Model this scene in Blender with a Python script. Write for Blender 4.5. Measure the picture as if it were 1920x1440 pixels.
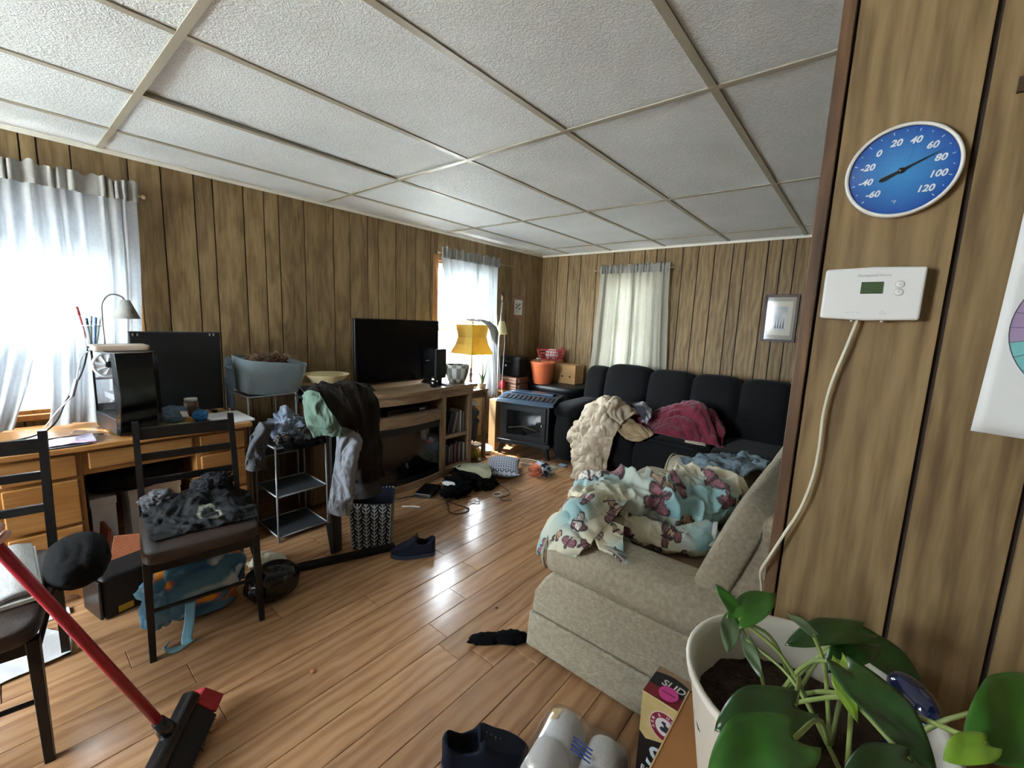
import bpy, bmesh, math, random
import numpy as np
from mathutils import Vector, Matrix, Euler

for o in list(bpy.data.objects): bpy.data.objects.remove(o)
S = bpy.context.scene
C = S.collection
R = math.radians
PI = math.pi

# ------------------------------------------------------------------ camera
CAM_H = 1.38
cd = bpy.data.cameras.new('camera'); cam = bpy.data.objects.new('camera', cd); C.objects.link(cam)
cd.sensor_width = 36.0; cd.lens = 801.02 / 1920 * 36.0; cd.clip_start = 0.02; cd.clip_end = 200
yaw, pitch, roll = R(-39.452), R(8.373), R(2.331)
fw = Vector((math.sin(yaw)*math.cos(pitch), math.cos(yaw)*math.cos(pitch), -math.sin(pitch)))
rt = Vector((math.cos(yaw), -math.sin(yaw), 0)); up = rt.cross(fw)
r2 = rt*math.cos(roll) + up*math.sin(roll); u2 = up*math.cos(roll) - rt*math.sin(roll)
m3 = Matrix((r2, u2, -fw)).transposed()
cam.matrix_world = Matrix.Translation((0, 0, CAM_H)) @ m3.to_4x4()
S.camera = cam

# ------------------------------------------------------------------ world, sun, exposure
w = bpy.data.worlds.new('world'); S.world = w; w.use_nodes = True
bg = w.node_tree.nodes['Background']
bg.inputs['Color'].default_value = (0.82, 0.92, 1.0, 1); bg.inputs['Strength'].default_value = 14.0
sd = bpy.data.lights.new('sun_offscreen', 'SUN'); sd.energy = 8.0; sd.angle = R(2.5); sd.color = (1, .95, .86)
sun = bpy.data.objects.new('sun_offscreen', sd); C.objects.link(sun)
sun.rotation_euler = Vector((0.42, 0.22, -0.88)).to_track_quat('-Z', 'Y').to_euler()
vs = S.view_settings
vs.view_transform = 'Standard'; vs.look = 'None'; vs.gamma = 1.0; vs.exposure = 2.3; vs.use_curve_mapping = False
try:
    S.cycles.max_bounces = 10; S.cycles.diffuse_bounces = 6; S.cycles.transmission_bounces = 8; S.cycles.transparent_max_bounces = 12
    S.cycles.sample_clamp_indirect = 6.0; S.cycles.caustics_reflective = False; S.cycles.caustics_refractive = False
except Exception: pass

# room dimensions
XL, YB, H, XR, YN = -3.302, 4.522, 2.211, 2.3, -2.2
# windows: hole ranges
W1 = (-0.42, 0.515, 0.80, 1.93)      # left wall  y0,y1,z0,z1
W2 = (2.80, 3.62, 0.62, 1.93)
W3 = (-2.36, -1.80, 0.86, 1.92)      # back wall  x0,x1,z0,z1
W4 = (-3.1, -1.70, 0.80, 2.08)         # window behind the camera (near wall): it mirrors in the glass of the picture over the sofa
# portals guide the daylight that comes in through the real openings
def portal(name, loc, sx, sy, rot):
    d = bpy.data.lights.new(name, 'AREA'); d.shape = 'RECTANGLE'; d.size = sx; d.size_y = sy
    try: d.cycles.is_portal = True
    except Exception: pass
    o = bpy.data.objects.new(name, d); C.objects.link(o); o.location = loc; o.rotation_euler = rot
portal('window_1_daylight', (XL-.10, (W1[0]+W1[1])/2, (W1[2]+W1[3])/2), W1[3]-W1[2], W1[1]-W1[0], (0, R(-90), 0))
portal('window_2_daylight', (XL-.10, (W2[0]+W2[1])/2, (W2[2]+W2[3])/2), W2[3]-W2[2], W2[1]-W2[0], (0, R(-90), 0))
portal('window_3_daylight', ((W3[0]+W3[1])/2, YB+.10, (W3[2]+W3[3])/2), W3[1]-W3[0], W3[3]-W3[2], (R(-90), 0, 0))
portal('window_near_offscreen', ((W4[0]+W4[1])/2, YN-.10, (W4[2]+W4[3])/2), W4[1]-W4[0], W4[3]-W4[2], (R(90), 0, 0))

# ------------------------------------------------------------------ materials
def lin(c):
    if isinstance(c, str):
        c = c.lstrip('#'); c = [int(c[i:i+2], 16) for i in (0, 2, 4)]
    return tuple(((v/255)/12.92 if v/255 <= .04045 else ((v/255+.055)/1.055)**2.4) for v in c[:3]) + (1,)
MC = {}
def nodes(name):
    m = bpy.data.materials.new(name); m.use_nodes = True
    nt = m.node_tree; b = nt.nodes['Principled BSDF']
    return m, nt, b
def coords(nt, stretch=(1,1,1), rnd=True):
    tc = nt.nodes.new('ShaderNodeTexCoord'); mp = nt.nodes.new('ShaderNodeMapping')
    mp.inputs['Scale'].default_value = stretch
    if rnd:
        oi = nt.nodes.new('ShaderNodeObjectInfo'); ml = nt.nodes.new('ShaderNodeVectorMath'); ml.operation = 'SCALE'
        cb = nt.nodes.new('ShaderNodeCombineXYZ')
        for i in range(3): nt.links.new(oi.outputs['Random'], cb.inputs[i])
        ml.inputs['Scale'].default_value = 37.0; nt.links.new(cb.outputs[0], ml.inputs[0])
        ad = nt.nodes.new('ShaderNodeVectorMath'); ad.operation = 'ADD'
        nt.links.new(tc.outputs['Object'], ad.inputs[0]); nt.links.new(ml.outputs[0], ad.inputs[1])
        nt.links.new(ad.outputs[0], mp.inputs['Vector'])
    else: nt.links.new(tc.outputs['Object'], mp.inputs['Vector'])
    return mp.outputs[0]
def ntex(nt, vec, scale, detail=4, rough=.55, dist=0):
    n = nt.nodes.new('ShaderNodeTexNoise'); n.inputs['Scale'].default_value = scale; n.inputs['Detail'].default_value = detail
    n.inputs['Roughness'].default_value = rough; n.inputs['Distortion'].default_value = dist
    nt.links.new(vec, n.inputs['Vector']); return n
def ramp(nt, fac, stops):
    r = nt.nodes.new('ShaderNodeValToRGB'); e = r.color_ramp.elements
    while len(e) < len(stops): e.new(0.5)
    for i, (p, c) in enumerate(stops): e[i].position = p; e[i].color = c if len(c) == 4 else lin(c)
    nt.links.new(fac, r.inputs[0]); return r
def bump(nt, b, h, strength, dist=.01):
    n = nt.nodes.new('ShaderNodeBump'); n.inputs['Strength'].default_value = strength; n.inputs['Distance'].default_value = dist
    nt.links.new(h, n.inputs['Height']); nt.links.new(n.outputs[0], b.inputs['Normal'])
def M(name, col, rough=.6, metal=0, var=.12, scale=6, bs=None, bst=.2, stretch=(1,1,1), spec=.5, col2=None, coat=0, sheen=0, alpha=1, trans=0, emit=None):
    """plain procedural material: colour with gentle noise variation and fine bump"""
    if name in MC: return MC[name]
    m, nt, b = nodes(name)
    c = lin(col)
    v = coords(nt, stretch)
    n = ntex(nt, v, scale)
    if col2 is None:
        a = tuple(x*(1-var) for x in c[:3])+(1,); d = tuple(min(1, x*(1+var)) for x in c[:3])+(1,)
    else: a, d = c, lin(col2)
    r = ramp(nt, n.outputs['Fac'], [(.3, a), (.7, d)])
    nt.links.new(r.outputs[0], b.inputs['Base Color'])
    b.inputs['Roughness'].default_value = rough; b.inputs['Metallic'].default_value = metal
    b.inputs['Specular IOR Level'].default_value = spec; b.inputs['Coat Weight'].default_value = coat
    b.inputs['Sheen Weight'].default_value = sheen
    b.inputs['Alpha'].default_value = alpha; b.inputs['Transmission Weight'].default_value = trans
    if emit: b.inputs['Emission Color'].default_value = lin(emit[0]); b.inputs['Emission Strength'].default_value = emit[1]
    if bs:
        n2 = ntex(nt, v, bs, 3); bump(nt, b, n2.outputs['Fac'], bst)
    MC[name] = m; return m
def wood(name, dark, mid, light, axis='z', rough=.45, gscale=1.0, knots=True, spec=.4, coat=0.0, band=.35):
    if name in MC: return MC[name]
    m, nt, b = nodes(name)
    st = {'z': (1,1,.07), 'y': (1,.07,1), 'x': (.07,1,1)}[axis]
    v = coords(nt, st)
    v2 = coords(nt, {'z': (1,1,.28), 'y': (1,.28,1), 'x': (.28,1,1)}[axis])
    g1 = ntex(nt, v, 22*gscale, 6, .62, 1.6)           # grain
    g2 = ntex(nt, v, 90*gscale, 3, .6, .2)             # fine pores
    g3 = ntex(nt, v2, 4.2*gscale, 3, .5, 1.2)          # broad figure
    wv = nt.nodes.new('ShaderNodeTexWave'); wv.wave_type = 'BANDS'; wv.bands_direction = 'X' if axis != 'x' else 'Y'
    wv.inputs['Scale'].default_value = 7*gscale; wv.inputs['Distortion'].default_value = 9; wv.inputs['Detail'].default_value = 3
    wv.inputs['Detail Scale'].default_value = 1.4
    nt.links.new(v2, wv.inputs['Vector'])
    def mix(a, c2, f):
        x = nt.nodes.new('ShaderNodeMix'); x.data_type = 'FLOAT'; x.inputs[0].default_value = f
        nt.links.new(a, x.inputs[2]); nt.links.new(c2, x.inputs[3]); return x.outputs[0]
    f = mix(g1.outputs['Fac'], g3.outputs['Fac'], .45); f = mix(f, wv.outputs['Fac'], band*.5); f = mix(f, g2.outputs['Fac'], .32)
    r = ramp(nt, f, [(.33, lin(dark)), (.5, lin(mid)), (.68, lin(light))])
    out = r.outputs[0]
    if knots:
        vk = coords(nt, {'z': (1,1,.30), 'y': (1,.30,1), 'x': (.30,1,1)}[axis])
        nd = ntex(nt, v2, 9*gscale, 3)
        vo = nt.nodes.new('ShaderNodeTexVoronoi'); vo.inputs['Scale'].default_value = 2.7*gscale; nt.links.new(vk, vo.inputs['Vector'])
        ad = nt.nodes.new('ShaderNodeMath'); ad.operation = 'MULTIPLY_ADD'; ad.inputs[1].default_value = .22; nt.links.new(nd.outputs['Fac'], ad.inputs[0]); nt.links.new(vo.outputs['Distance'], ad.inputs[2])
        ml = nt.nodes.new('ShaderNodeMath'); ml.operation = 'MULTIPLY'; ml.inputs[1].default_value = 85; nt.links.new(ad.outputs[0], ml.inputs[0])
        sn = nt.nodes.new('ShaderNodeMath'); sn.operation = 'SINE'; nt.links.new(ml.outputs[0], sn.inputs[0])
        fall = ramp(nt, ad.outputs[0], [(.16, (1,1,1,1)), (.42, (0,0,0,1))])
        rg = nt.nodes.new('ShaderNodeMath'); rg.operation = 'MULTIPLY'; nt.links.new(sn.outputs[0], rg.inputs[0]); nt.links.new(fall.outputs[0], rg.inputs[1])
        rg2 = nt.nodes.new('ShaderNodeMath'); rg2.operation = 'MULTIPLY_ADD'; rg2.inputs[1].default_value = .09; nt.links.new(rg.outputs[0], rg2.inputs[0]); nt.links.new(f, rg2.inputs[2])
        nt.links.new(rg2.outputs[0], r.inputs[0])
        kr = ramp(nt, ad.outputs[0], [(.125, (1,1,1,1)), (.20, (0,0,0,1))])
        mx = nt.nodes.new('ShaderNodeMix'); mx.data_type = 'RGBA'; nt.links.new(kr.outputs[0], mx.inputs[0]); nt.links.new(out, mx.inputs[6])
        d = lin(dark); mx.inputs[7].default_value = (d[0]*.6, d[1]*.55, d[2]*.5, 1); out = mx.outputs[2]
    oi = nt.nodes.new('ShaderNodeObjectInfo'); hs = nt.nodes.new('ShaderNodeHueSaturation')
    mr = nt.nodes.new('ShaderNodeMapRange'); mr.inputs[3].default_value = .88; mr.inputs[4].default_value = 1.12
    nt.links.new(oi.outputs['Random'], mr.inputs[0]); nt.links.new(mr.outputs[0], hs.inputs['Value']); nt.links.new(out, hs.inputs['Color'])
    nt.links.new(hs.outputs[0], b.inputs['Base Color'])
    b.inputs['Roughness'].default_value = rough; b.inputs['Specular IOR Level'].default_value = spec; b.inputs['Coat Weight'].default_value = coat; b.inputs['Coat Roughness'].default_value = .2
    bump(nt, b, g1.outputs['Fac'], .12, .004)
    MC[name] = m; return m
def PRINT(name, rough=.8, bs=260, bst=.25, sheen=0, gloss=.3):
    if name in MC: return MC[name]
    m, nt, b = nodes(name)
    at = nt.nodes.new('ShaderNodeAttribute'); at.attribute_name = 'Print'
    nt.links.new(at.outputs['Color'], b.inputs['Base Color'])
    b.inputs['Roughness'].default_value = rough; b.inputs['Sheen Weight'].default_value = sheen; b.inputs['Specular IOR Level'].default_value = gloss
    if bs: bump(nt, b, ntex(nt, coords(nt), bs, 2).outputs['Fac'], bst, .004)
    MC[name] = m; return m
def sheer(name, col, tr=.5, transp=.05, tcol=None):
    if name in MC: return MC[name]
    m = bpy.data.materials.new(name); m.use_nodes = True; nt = m.node_tree; nt.nodes.clear()
    out = nt.nodes.new('ShaderNodeOutputMaterial'); d = nt.nodes.new('ShaderNodeBsdfDiffuse'); t = nt.nodes.new('ShaderNodeBsdfTranslucent'); p = nt.nodes.new('ShaderNodeBsdfTransparent')
    v = coords(nt, (1,1,1), False); n = ntex(nt, v, 60, 4); c = lin(col)
    r = ramp(nt, n.outputs['Fac'], [(.3, tuple(x*.9 for x in c[:3])+(1,)), (.7, c)])
    nt.links.new(r.outputs[0], d.inputs[0])
    k = lin(tcol or col); r3 = ramp(nt, n.outputs['Fac'], [(.3, tuple(x*.85 for x in k[:3])+(1,)), (.7, k)]); nt.links.new(r3.outputs[0], t.inputs[0])
    a = nt.nodes.new('ShaderNodeMixShader'); a.inputs[0].default_value = tr; nt.links.new(d.outputs[0], a.inputs[1]); nt.links.new(t.outputs[0], a.inputs[2])
    b2 = nt.nodes.new('ShaderNodeMixShader'); b2.inputs[0].default_value = transp; nt.links.new(a.outputs[0], b2.inputs[1]); nt.links.new(p.outputs[0], b2.inputs[2])
    nt.links.new(b2.outputs[0], out.inputs[0]); MC[name] = m; return m
def glass(name, tint=(1,1,1,1), gl=.06, rough=.02):
    """thin clear pane: see-through with a faint mirror"""
    if name in MC: return MC[name]
    m = bpy.data.materials.new(name); m.use_nodes = True; nt = m.node_tree; nt.nodes.clear()
    out = nt.nodes.new('ShaderNodeOutputMaterial'); p = nt.nodes.new('ShaderNodeBsdfTransparent'); g = nt.nodes.new('ShaderNodeBsdfGlossy')
    p.inputs[0].default_value = tint; g.inputs['Roughness'].default_value = rough
    n = ntex(nt, coords(nt), 3, 2); r = ramp(nt, n.outputs['Fac'], [(.3, (gl*.8,)*3+(1,)), (.7, (gl*1.2,)*3+(1,))])
    a = nt.nodes.new('ShaderNodeMixShader'); nt.links.new(r.outputs[0], a.inputs[0]); nt.links.new(p.outputs[0], a.inputs[1]); nt.links.new(g.outputs[0], a.inputs[2])
    nt.links.new(a.outputs[0], out.inputs[0]); MC[name] = m; return m

# ------------------------------------------------------------------ mesh helpers
class MB:
    def __init__(s): s.v = []; s.f = []
    def add(s, vs, fs, mat=None):
        k = len(s.v)
        if mat is not None: vs = [mat @ Vector(v) for v in vs]
        s.v += [tuple(v) for v in vs]; s.f += [tuple(i+k for i in f) for f in fs]; return s
    def box(s, a, b, mat=None):
        (x0,y0,z0),(x1,y1,z1) = a, b
        return s.add([(x0,y0,z0),(x1,y0,z0),(x1,y1,z0),(x0,y1,z0),(x0,y0,z1),(x1,y0,z1),(x1,y1,z1),(x0,y1,z1)],
              [(3,2,1,0),(4,5,6,7),(0,1,5,4),(1,2,6,5),(2,3,7,6),(3,0,4,7)], mat)
    def bar(s, p, q, w, t, upv=(0,0,1)):
        p, q = Vector(p), Vector(q); d = (q-p); L = d.length; d.normalize(); u = Vector(upv)
        if abs(d.dot(u)) > .95: u = Vector((1,0,0))
        a = d.cross(u).normalized(); b = a.cross(d)
        m = Matrix((a, d, b)).transposed().to_4x4(); m.translation = p
        return s.box((-w/2,0,-t/2),(w/2,L,t/2), m)
    def tube(s, pts, r, n=8, cap=True):
        pts = [Vector(p) for p in pts]; k = len(pts)
        rs = r if isinstance(r, (list,tuple)) else [r]*k
        vs = []; ref = None
        for i in range(k):
            d = (pts[min(i+1,k-1)] - pts[max(i-1,0)])
            if d.length < 1e-9: d = Vector((0,0,1))
            d.normalize()
            if ref is None:
                ref = Vector((0,0,1)) if abs(d.z) < .9 else Vector((1,0,0))
            a = d.cross(ref)
            if a.length < 1e-6: a = d.orthogonal()
            a.normalize(); b = d.cross(a).normalized(); ref = -b if False else a.cross(d)
            for j in range(n):
                t = 2*PI*j/n; vs.append(pts[i] + (a*math.cos(t)+b*math.sin(t))*rs[i])
        fs = [(i*n+j, i*n+(j+1)%n, (i+1)*n+(j+1)%n, (i+1)*n+j) for i in range(k-1) for j in range(n)]
        if cap: fs += [tuple(range(n-1,-1,-1)), tuple((k-1)*n+j for j in range(n))]
        return s.add(vs, fs)
    def lathe(s, prof, n=24, c=(0,0,0), mat=None, sx=1, sy=1, cap=True):
        vs = []; k = len(prof)
        for r, z in prof:
            for j in range(n):
                t = 2*PI*j/n; vs.append((c[0]+r*sx*math.cos(t), c[1]+r*sy*math.sin(t), c[2]+z))
        fs = [(i*n+j, i*n+(j+1)%n, (i+1)*n+(j+1)%n, (i+1)*n+j) for i in range(k-1) for j in range(n)]
        if cap: fs += [tuple(range(n-1,-1,-1)), tuple((k-1)*n+j for j in range(n))]
        return s.add(vs, fs, mat)
    def prism(s, poly, a, b, axis='y', mat=None):
        """poly of 2-D points extruded from a to b along axis (x:(y,z)  y:(x,z)  z:(x,y))"""
        n = len(poly)
        f = {'x': lambda p,t:(t,p[0],p[1]), 'y': lambda p,t:(p[0],t,p[1]), 'z': lambda p,t:(p[0],p[1],t)}[axis]
        vs = [f(p,a) for p in poly] + [f(p,b) for p in poly]
        fs = [(i,(i+1)%n,n+(i+1)%n,n+i) for i in range(n)] + [tuple(range(n-1,-1,-1)), tuple(range(n,2*n))]
        return s.add(vs, fs, mat)
    def squad(s, c, h, e=.45, e2=None, n=20, mat=None, bot=None):
        """puffy rounded box (superquadric) centred c with half sizes h"""
        e2 = e if e2 is None else e2
        sg = lambda x,p: math.copysign(abs(x)**p, x)
        vs = []
        for i in range(1, n):
            v = -PI/2 + PI*i/n
            for j in range(2*n):
                u = 2*PI*j/(2*n)
                vs.append(Vector((c[0]+h[0]*sg(math.cos(v),e)*sg(math.cos(u),e2), c[1]+h[1]*sg(math.cos(v),e)*sg(math.sin(u),e2), c[2]+h[2]*sg(math.sin(v),e))))
        m = 2*n; k = n-1
        fs = [(i*m+j, i*m+(j+1)%m, (i+1)*m+(j+1)%m, (i+1)*m+j) for i in range(k-1) for j in range(m)]
        vs += [Vector((c[0],c[1],c[2]-h[2])), Vector((c[0],c[1],c[2]+h[2]))]
        fs += [(j2:=(j+1)%m, j, k*m) for j in range(m)] + [((k-1)*m+j, (k-1)*m+(j+1)%m, k*m+1) for j in range(m)]
        if bot is not None:
            for q in vs: q.z = max(q.z, bot)
        return s.add(vs, fs, mat)
    def grid(s, P, closed=False):
        nu, nv = P.shape[:2]
        fs = [(i*nv+j, i*nv+(j+1)%nv, (i+1)*nv+(j+1)%nv, (i+1)*nv+j) for i in range(nu-1) for j in range(nv if closed else nv-1)]
        return s.add([tuple(map(float,p)) for p in P.reshape(-1,3)], fs)
def mesh(name, mb, smooth=False):
    me = bpy.data.meshes.new(name); me.from_pydata(mb.v, [], mb.f)
    if smooth: me.polygons.foreach_set('use_smooth', [True]*len(me.polygons))
    me.update(); return me
def obj(name, mb, mat, parent=None, smooth=False, bevel=0, seg=2, solid=0, label=None, kind=None, subd=0, fix=True):
    me = mb if isinstance(mb, bpy.types.Mesh) else mesh(name, mb, smooth)
    if fix and not isinstance(mb, bpy.types.Mesh):
        bm = bmesh.new(); bm.from_mesh(me); bmesh.ops.recalc_face_normals(bm, faces=bm.faces); bm.to_mesh(me); bm.free()
    me.materials.clear(); me.materials.append(mat)
    o = bpy.data.objects.new(name, me); C.objects.link(o)
    if parent: o.parent = parent
    if solid:
        md = o.modifiers.new('s', 'SOLIDIFY'); md.thickness = solid; md.offset = 0
    if bevel:
        md = o.modifiers.new('b', 'BEVEL'); md.width = bevel; md.segments = seg; md.limit_method = 'ANGLE'; md.angle_limit = R(35)
        me.polygons.foreach_set('use_smooth', [True]*len(me.polygons))
        try: md.harden_normals = True
        except Exception: pass
    if subd:
        md = o.modifiers.new('d', 'SUBSURF'); md.levels = subd; md.render_levels = subd
    if label: o['label'] = label
    if kind: o['kind'] = kind
    return o
def tag(o, label, cat, group=None, kind=None):
    o['label'] = label; o['category'] = cat
    if group: o['group'] = group
    if kind: o['kind'] = kind
    return o
def thing(name, label, cat, loc=(0,0,0), rz=0, group=None, rot=None):
    o = bpy.data.objects.new(name, None); C.objects.link(o); o.location = loc
    o.rotation_euler = rot if rot else (0,0,rz); o.empty_display_size = .05
    return tag(o, label, cat, group)
def struct(name, mb, mat, parent=None, **k):
    o = obj(name, mb, mat, parent, **k); o['kind'] = 'structure'; return o
def copy_tree(o, parent=None):
    c = o.copy(); C.objects.link(c)
    if parent: c.parent = parent
    for ch in [x for x in bpy.data.objects if x.parent == o]: copy_tree(ch, c)
    return c
def text(s, size, mat, parent, mtx, extrude=.0004, shear=0, bold=0, name='lettering', align='CENTER'):
    cu = bpy.data.curves.new('t', 'FONT'); cu.body = s; cu.size = size; cu.align_x = align; cu.align_y = 'CENTER'
    cu.extrude = extrude; cu.shear = shear; cu.offset = bold; cu.resolution_u = 3
    t = bpy.data.objects.new('t', cu); me = bpy.data.meshes.new_from_object(t)
    bpy.data.objects.remove(t); bpy.data.curves.remove(cu)
    me.materials.clear(); me.materials.append(mat)
    o = bpy.data.objects.new(name, me); C.objects.link(o); o.parent = parent; o.matrix_local = mtx; return o
# ---- vectorised noise, cloth
RT = np.random.RandomState(7).rand(64,64,64)
def vn(p, seed=0):
    p = np.asarray(p, float) + seed*17.31
    i = np.floor(p).astype(int); f = p-i; f = f*f*(3-2*f); i %= 64; j = (i+1) % 64
    x0,y0,z0 = i[...,0],i[...,1],i[...,2]; x1,y1,z1 = j[...,0],j[...,1],j[...,2]; fx,fy,fz = f[...,0],f[...,1],f[...,2]
    def L(a,b,t): return a+(b-a)*t
    return L(L(L(RT[x0,y0,z0],RT[x1,y0,z0],fx),L(RT[x0,y1,z0],RT[x1,y1,z0],fx),fy), L(L(RT[x0,y0,z1],RT[x1,y0,z1],fx),L(RT[x0,y1,z1],RT[x1,y1,z1],fx),fy), fz)
def folds(p, freq, seed=0, sharp=1.6):
    """soft cloth folds: warped ridges, roughly -0.5..0.5"""
    p = np.asarray(p, float)
    wv = np.stack([vn(p*freq*.6, seed+k) for k in (1,2,3)], -1)-.5
    q = p*freq + wv*1.8
    a = 1-np.abs(2*vn(q, seed+4)-1); b = 1-np.abs(2*vn(q*2.1, seed+5)-1)
    return (a**sharp*.7 + b**sharp*.3) - .5
def catm(P, n):
    P = np.asarray(P, float); m = len(P)
    if m == 2: t = np.linspace(0,1,n).reshape((-1,)+(1,)*(P.ndim-1)); return P[0]*(1-t)+P[1]*t
    Q = np.concatenate([2*P[:1]-P[1:2], P, 2*P[-1:]-P[-2:-1]])
    t = np.linspace(0, m-1, n); i = np.minimum(t.astype(int), m-2); f = (t-i).reshape((-1,)+(1,)*(P.ndim-1))
    a,b,c,d = Q[i],Q[i+1],Q[i+2],Q[i+3]
    return .5*((2*b)+(-a+c)*f+(2*a-5*b+4*c-d)*f*f+(-a+3*b-3*c+d)*f**3)
def surf(rows, nu=60, nv=60):
    return np.swapaxes(catm(np.swapaxes(catm(rows, nu), 0, 1), nv), 0, 1)
def gnormal(P):
    du = np.gradient(P, axis=0); dv = np.gradient(P, axis=1); n = np.cross(du, dv)
    return n/np.maximum(np.linalg.norm(n, axis=-1, keepdims=True), 1e-9)
def setprint(me, cols):
    a = me.color_attributes.new('Print', 'FLOAT_COLOR', 'POINT')
    c = np.ones((len(me.vertices),4), np.float32); c[:,:3] = cols.reshape(-1,3)[:len(me.vertices)]
    a.data.foreach_set('color', c.ravel())
def L3(c): return np.array(lin(c)[:3])
def cloth(name, rows, mat, parent=None, nu=70, nv=70, amp=.02, freq=9, seed=0, thick=.008, stretch=(1,1,1), zmin=None, colf=None, edge=0, sharp=1.6, amp2=0):
    P = surf(np.array(rows, float), nu, nv)
    n = gnormal(P); d = folds(P*np.array(stretch), freq, seed, sharp)*amp
    if amp2: d = d + folds(P*np.array(stretch), freq*2.7, seed+9, sharp)*amp2
    if edge:
        e = (vn(P*freq*.8, seed+20)-.5)*edge
        P = P + np.stack([e*0, e*0, e], -1)
    P = P + n*d[...,None]
    if zmin is not None: P[...,2] = np.maximum(P[...,2], zmin + .003*vn(P*30, 3))
    mb = MB().grid(P); me = mesh(name, mb, True)
    if colf is not None:
        u, v = np.meshgrid(np.linspace(0,1,nu), np.linspace(0,1,nv), indexing='ij'); setprint(me, colf(u, v))
    return obj(name, me, mat, parent, solid=thick)
ICO = {}
def ico(sub):
    if sub not in ICO:
        bm = bmesh.new(); bmesh.ops.create_icosphere(bm, subdivisions=sub, radius=1)
        ICO[sub] = (np.array([v.co[:] for v in bm.verts]), [tuple(v.index for v in f.verts) for f in bm.faces]); bm.free()
    return ICO[sub]
def lump(name, c, h, mat, parent=None, amp=.25, freq=2.2, seed=0, zmin=None, sub=5, e=.9, rz=0, colf=None, sharp=1.2, amp2=.0):
    V, F = ico(sub)
    s = np.sign(V)*np.abs(V)**e
    d = 1 - amp*folds(V, freq, seed, sharp) - amp2*folds(V, freq*2.6, seed+5, sharp)
    P = s*np.array(h)*d[:,None]
    cz, sz = math.cos(rz), math.sin(rz)
    P = np.stack([P[:,0]*cz-P[:,1]*sz, P[:,0]*sz+P[:,1]*cz, P[:,2]], -1) + np.array(c)
    if zmin is not None: P[:,2] = np.maximum(P[:,2], zmin)
    mb = MB(); mb.v = [tuple(map(float,p)) for p in P]; mb.f = F
    me = mesh(name, mb, True)
    if colf is not None: setprint(me, colf(V, P))
    return obj(name, me, mat, parent)
def mixc(a, b, t): t = np.clip(t,0,1)[...,None]; return np.asarray(a)*(1-t)+np.asarray(b)*t
# ================================================================== the room
m_panel = wood('wood_panelling', '#5d4a32', '#7d6848', '#937d5a', 'z', rough=.55, spec=.25)
m_groove = M('panel_groove', '#2a1a10', .8)
m_trimdark = wood('dark_corner_trim', '#3f2c1d', '#5b432e', '#75593d', 'z', rough=.45, knots=False)
m_floor = wood('oak_laminate', '#8a6547', '#a07957', '#b08a64', 'y', rough=.2, knots=False, spec=.55, band=.55, gscale=.8)
m_pine = wood('honey_pine', '#7d5329', '#976836', '#a97f4c', 'y', rough=.35, knots=True)
m_pinez = wood('honey_pine_upright', '#7d5329', '#976836', '#a97f4c', 'z', rough=.35, knots=True)
m_white = M('white_paint', '#d8d8d2', .5, var=.04)
m_slab = M('subfloor', '#4a3828', .9)
m_glass = glass('window_glass')
m_kwall = M('pale_bounce_boards', '#cfccc3', .6, var=.05)  # for the out-of-view walls; pale colour chosen for neutral bounce light

def tile_mat():
    m, nt, b = nodes('ceiling_tile')
    v = coords(nt, (1,1,1))
    n = ntex(nt, v, 75, 3, .5, 1.2); n0 = ntex(nt, v, 3, 3)
    r = ramp(nt, n0.outputs['Fac'], [(.3, lin('#dce4e8')), (.7, lin('#e6eef2'))])
    nt.links.new(r.outputs[0], b.inputs['Base Color']); b.inputs['Roughness'].default_value = .55; b.inputs['Specular IOR Level'].default_value = .45
    rr = ramp(nt, n.outputs['Fac'], [(.42, (0,0,0,1)), (.6, (1,1,1,1))])
    bump(nt, b, rr.outputs[0], .55, .004)
    return m
m_tile = tile_mat()
m_tbar = M('ceiling_grid_metal', '#a9a595', .45, var=.05)

# ---- floor
fl = struct('floor', MB().box((XL-.15, YN-.15, -.06), (XR+.15, YB+.15, -.012)), m_slab)
fl['label'] = 'warm oak laminate plank floor'
rng = random.Random(4)
def plank(a, b, c, d):
    g, ch, t = .0007, .0016, .012
    x0,y0,x1,y1 = a+g, b+g, c-g, d-g
    return MB().add([(x0,y0,-t),(x1,y0,-t),(x1,y1,-t),(x0,y1,-t),(x0,y0,-ch),(x1,y0,-ch),(x1,y1,-ch),(x0,y1,-ch),
        (x0+ch,y0+ch,0),(x1-ch,y0+ch,0),(x1-ch,y1-ch,0),(x0+ch,y1-ch,0)],
        [(3,2,1,0),(0,1,5,4),(1,2,6,5),(2,3,7,6),(3,0,4,7),(4,5,9,8),(5,6,10,9),(6,7,11,10),(7,4,8,11),(8,9,10,11)])
PW, PL = .128, 1.215
x = XL; k = 0; nextend = 0
while x < XR:
    y = YN - rng.random()*PL
    if abs(x-(-1.38)) < .07: y = 1.152 - 3*PL
    if abs(x-(-1.508)) < .06: y = 1.39 - 3*PL
    while y < YB:
        a, b2 = max(y, YN), min(y+PL, YB)
        if b2-a > .05:
            p = obj('floor_plank', plank(x, a, min(x+PW, XR), b2), m_floor, fl)
            p.location.z = rng.uniform(-.0006, .0008); p.rotation_euler = (rng.uniform(-.0005,.0005), rng.uniform(-.004,.004), 0)
            xm = (x+min(x+PW,XR))/2   # turn about own middle
            p.data.transform(Matrix.Translation((-xm,-(a+b2)/2,0))); p.location.x = xm; p.location.y = (a+b2)/2
        y += PL
    x += PW

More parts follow.
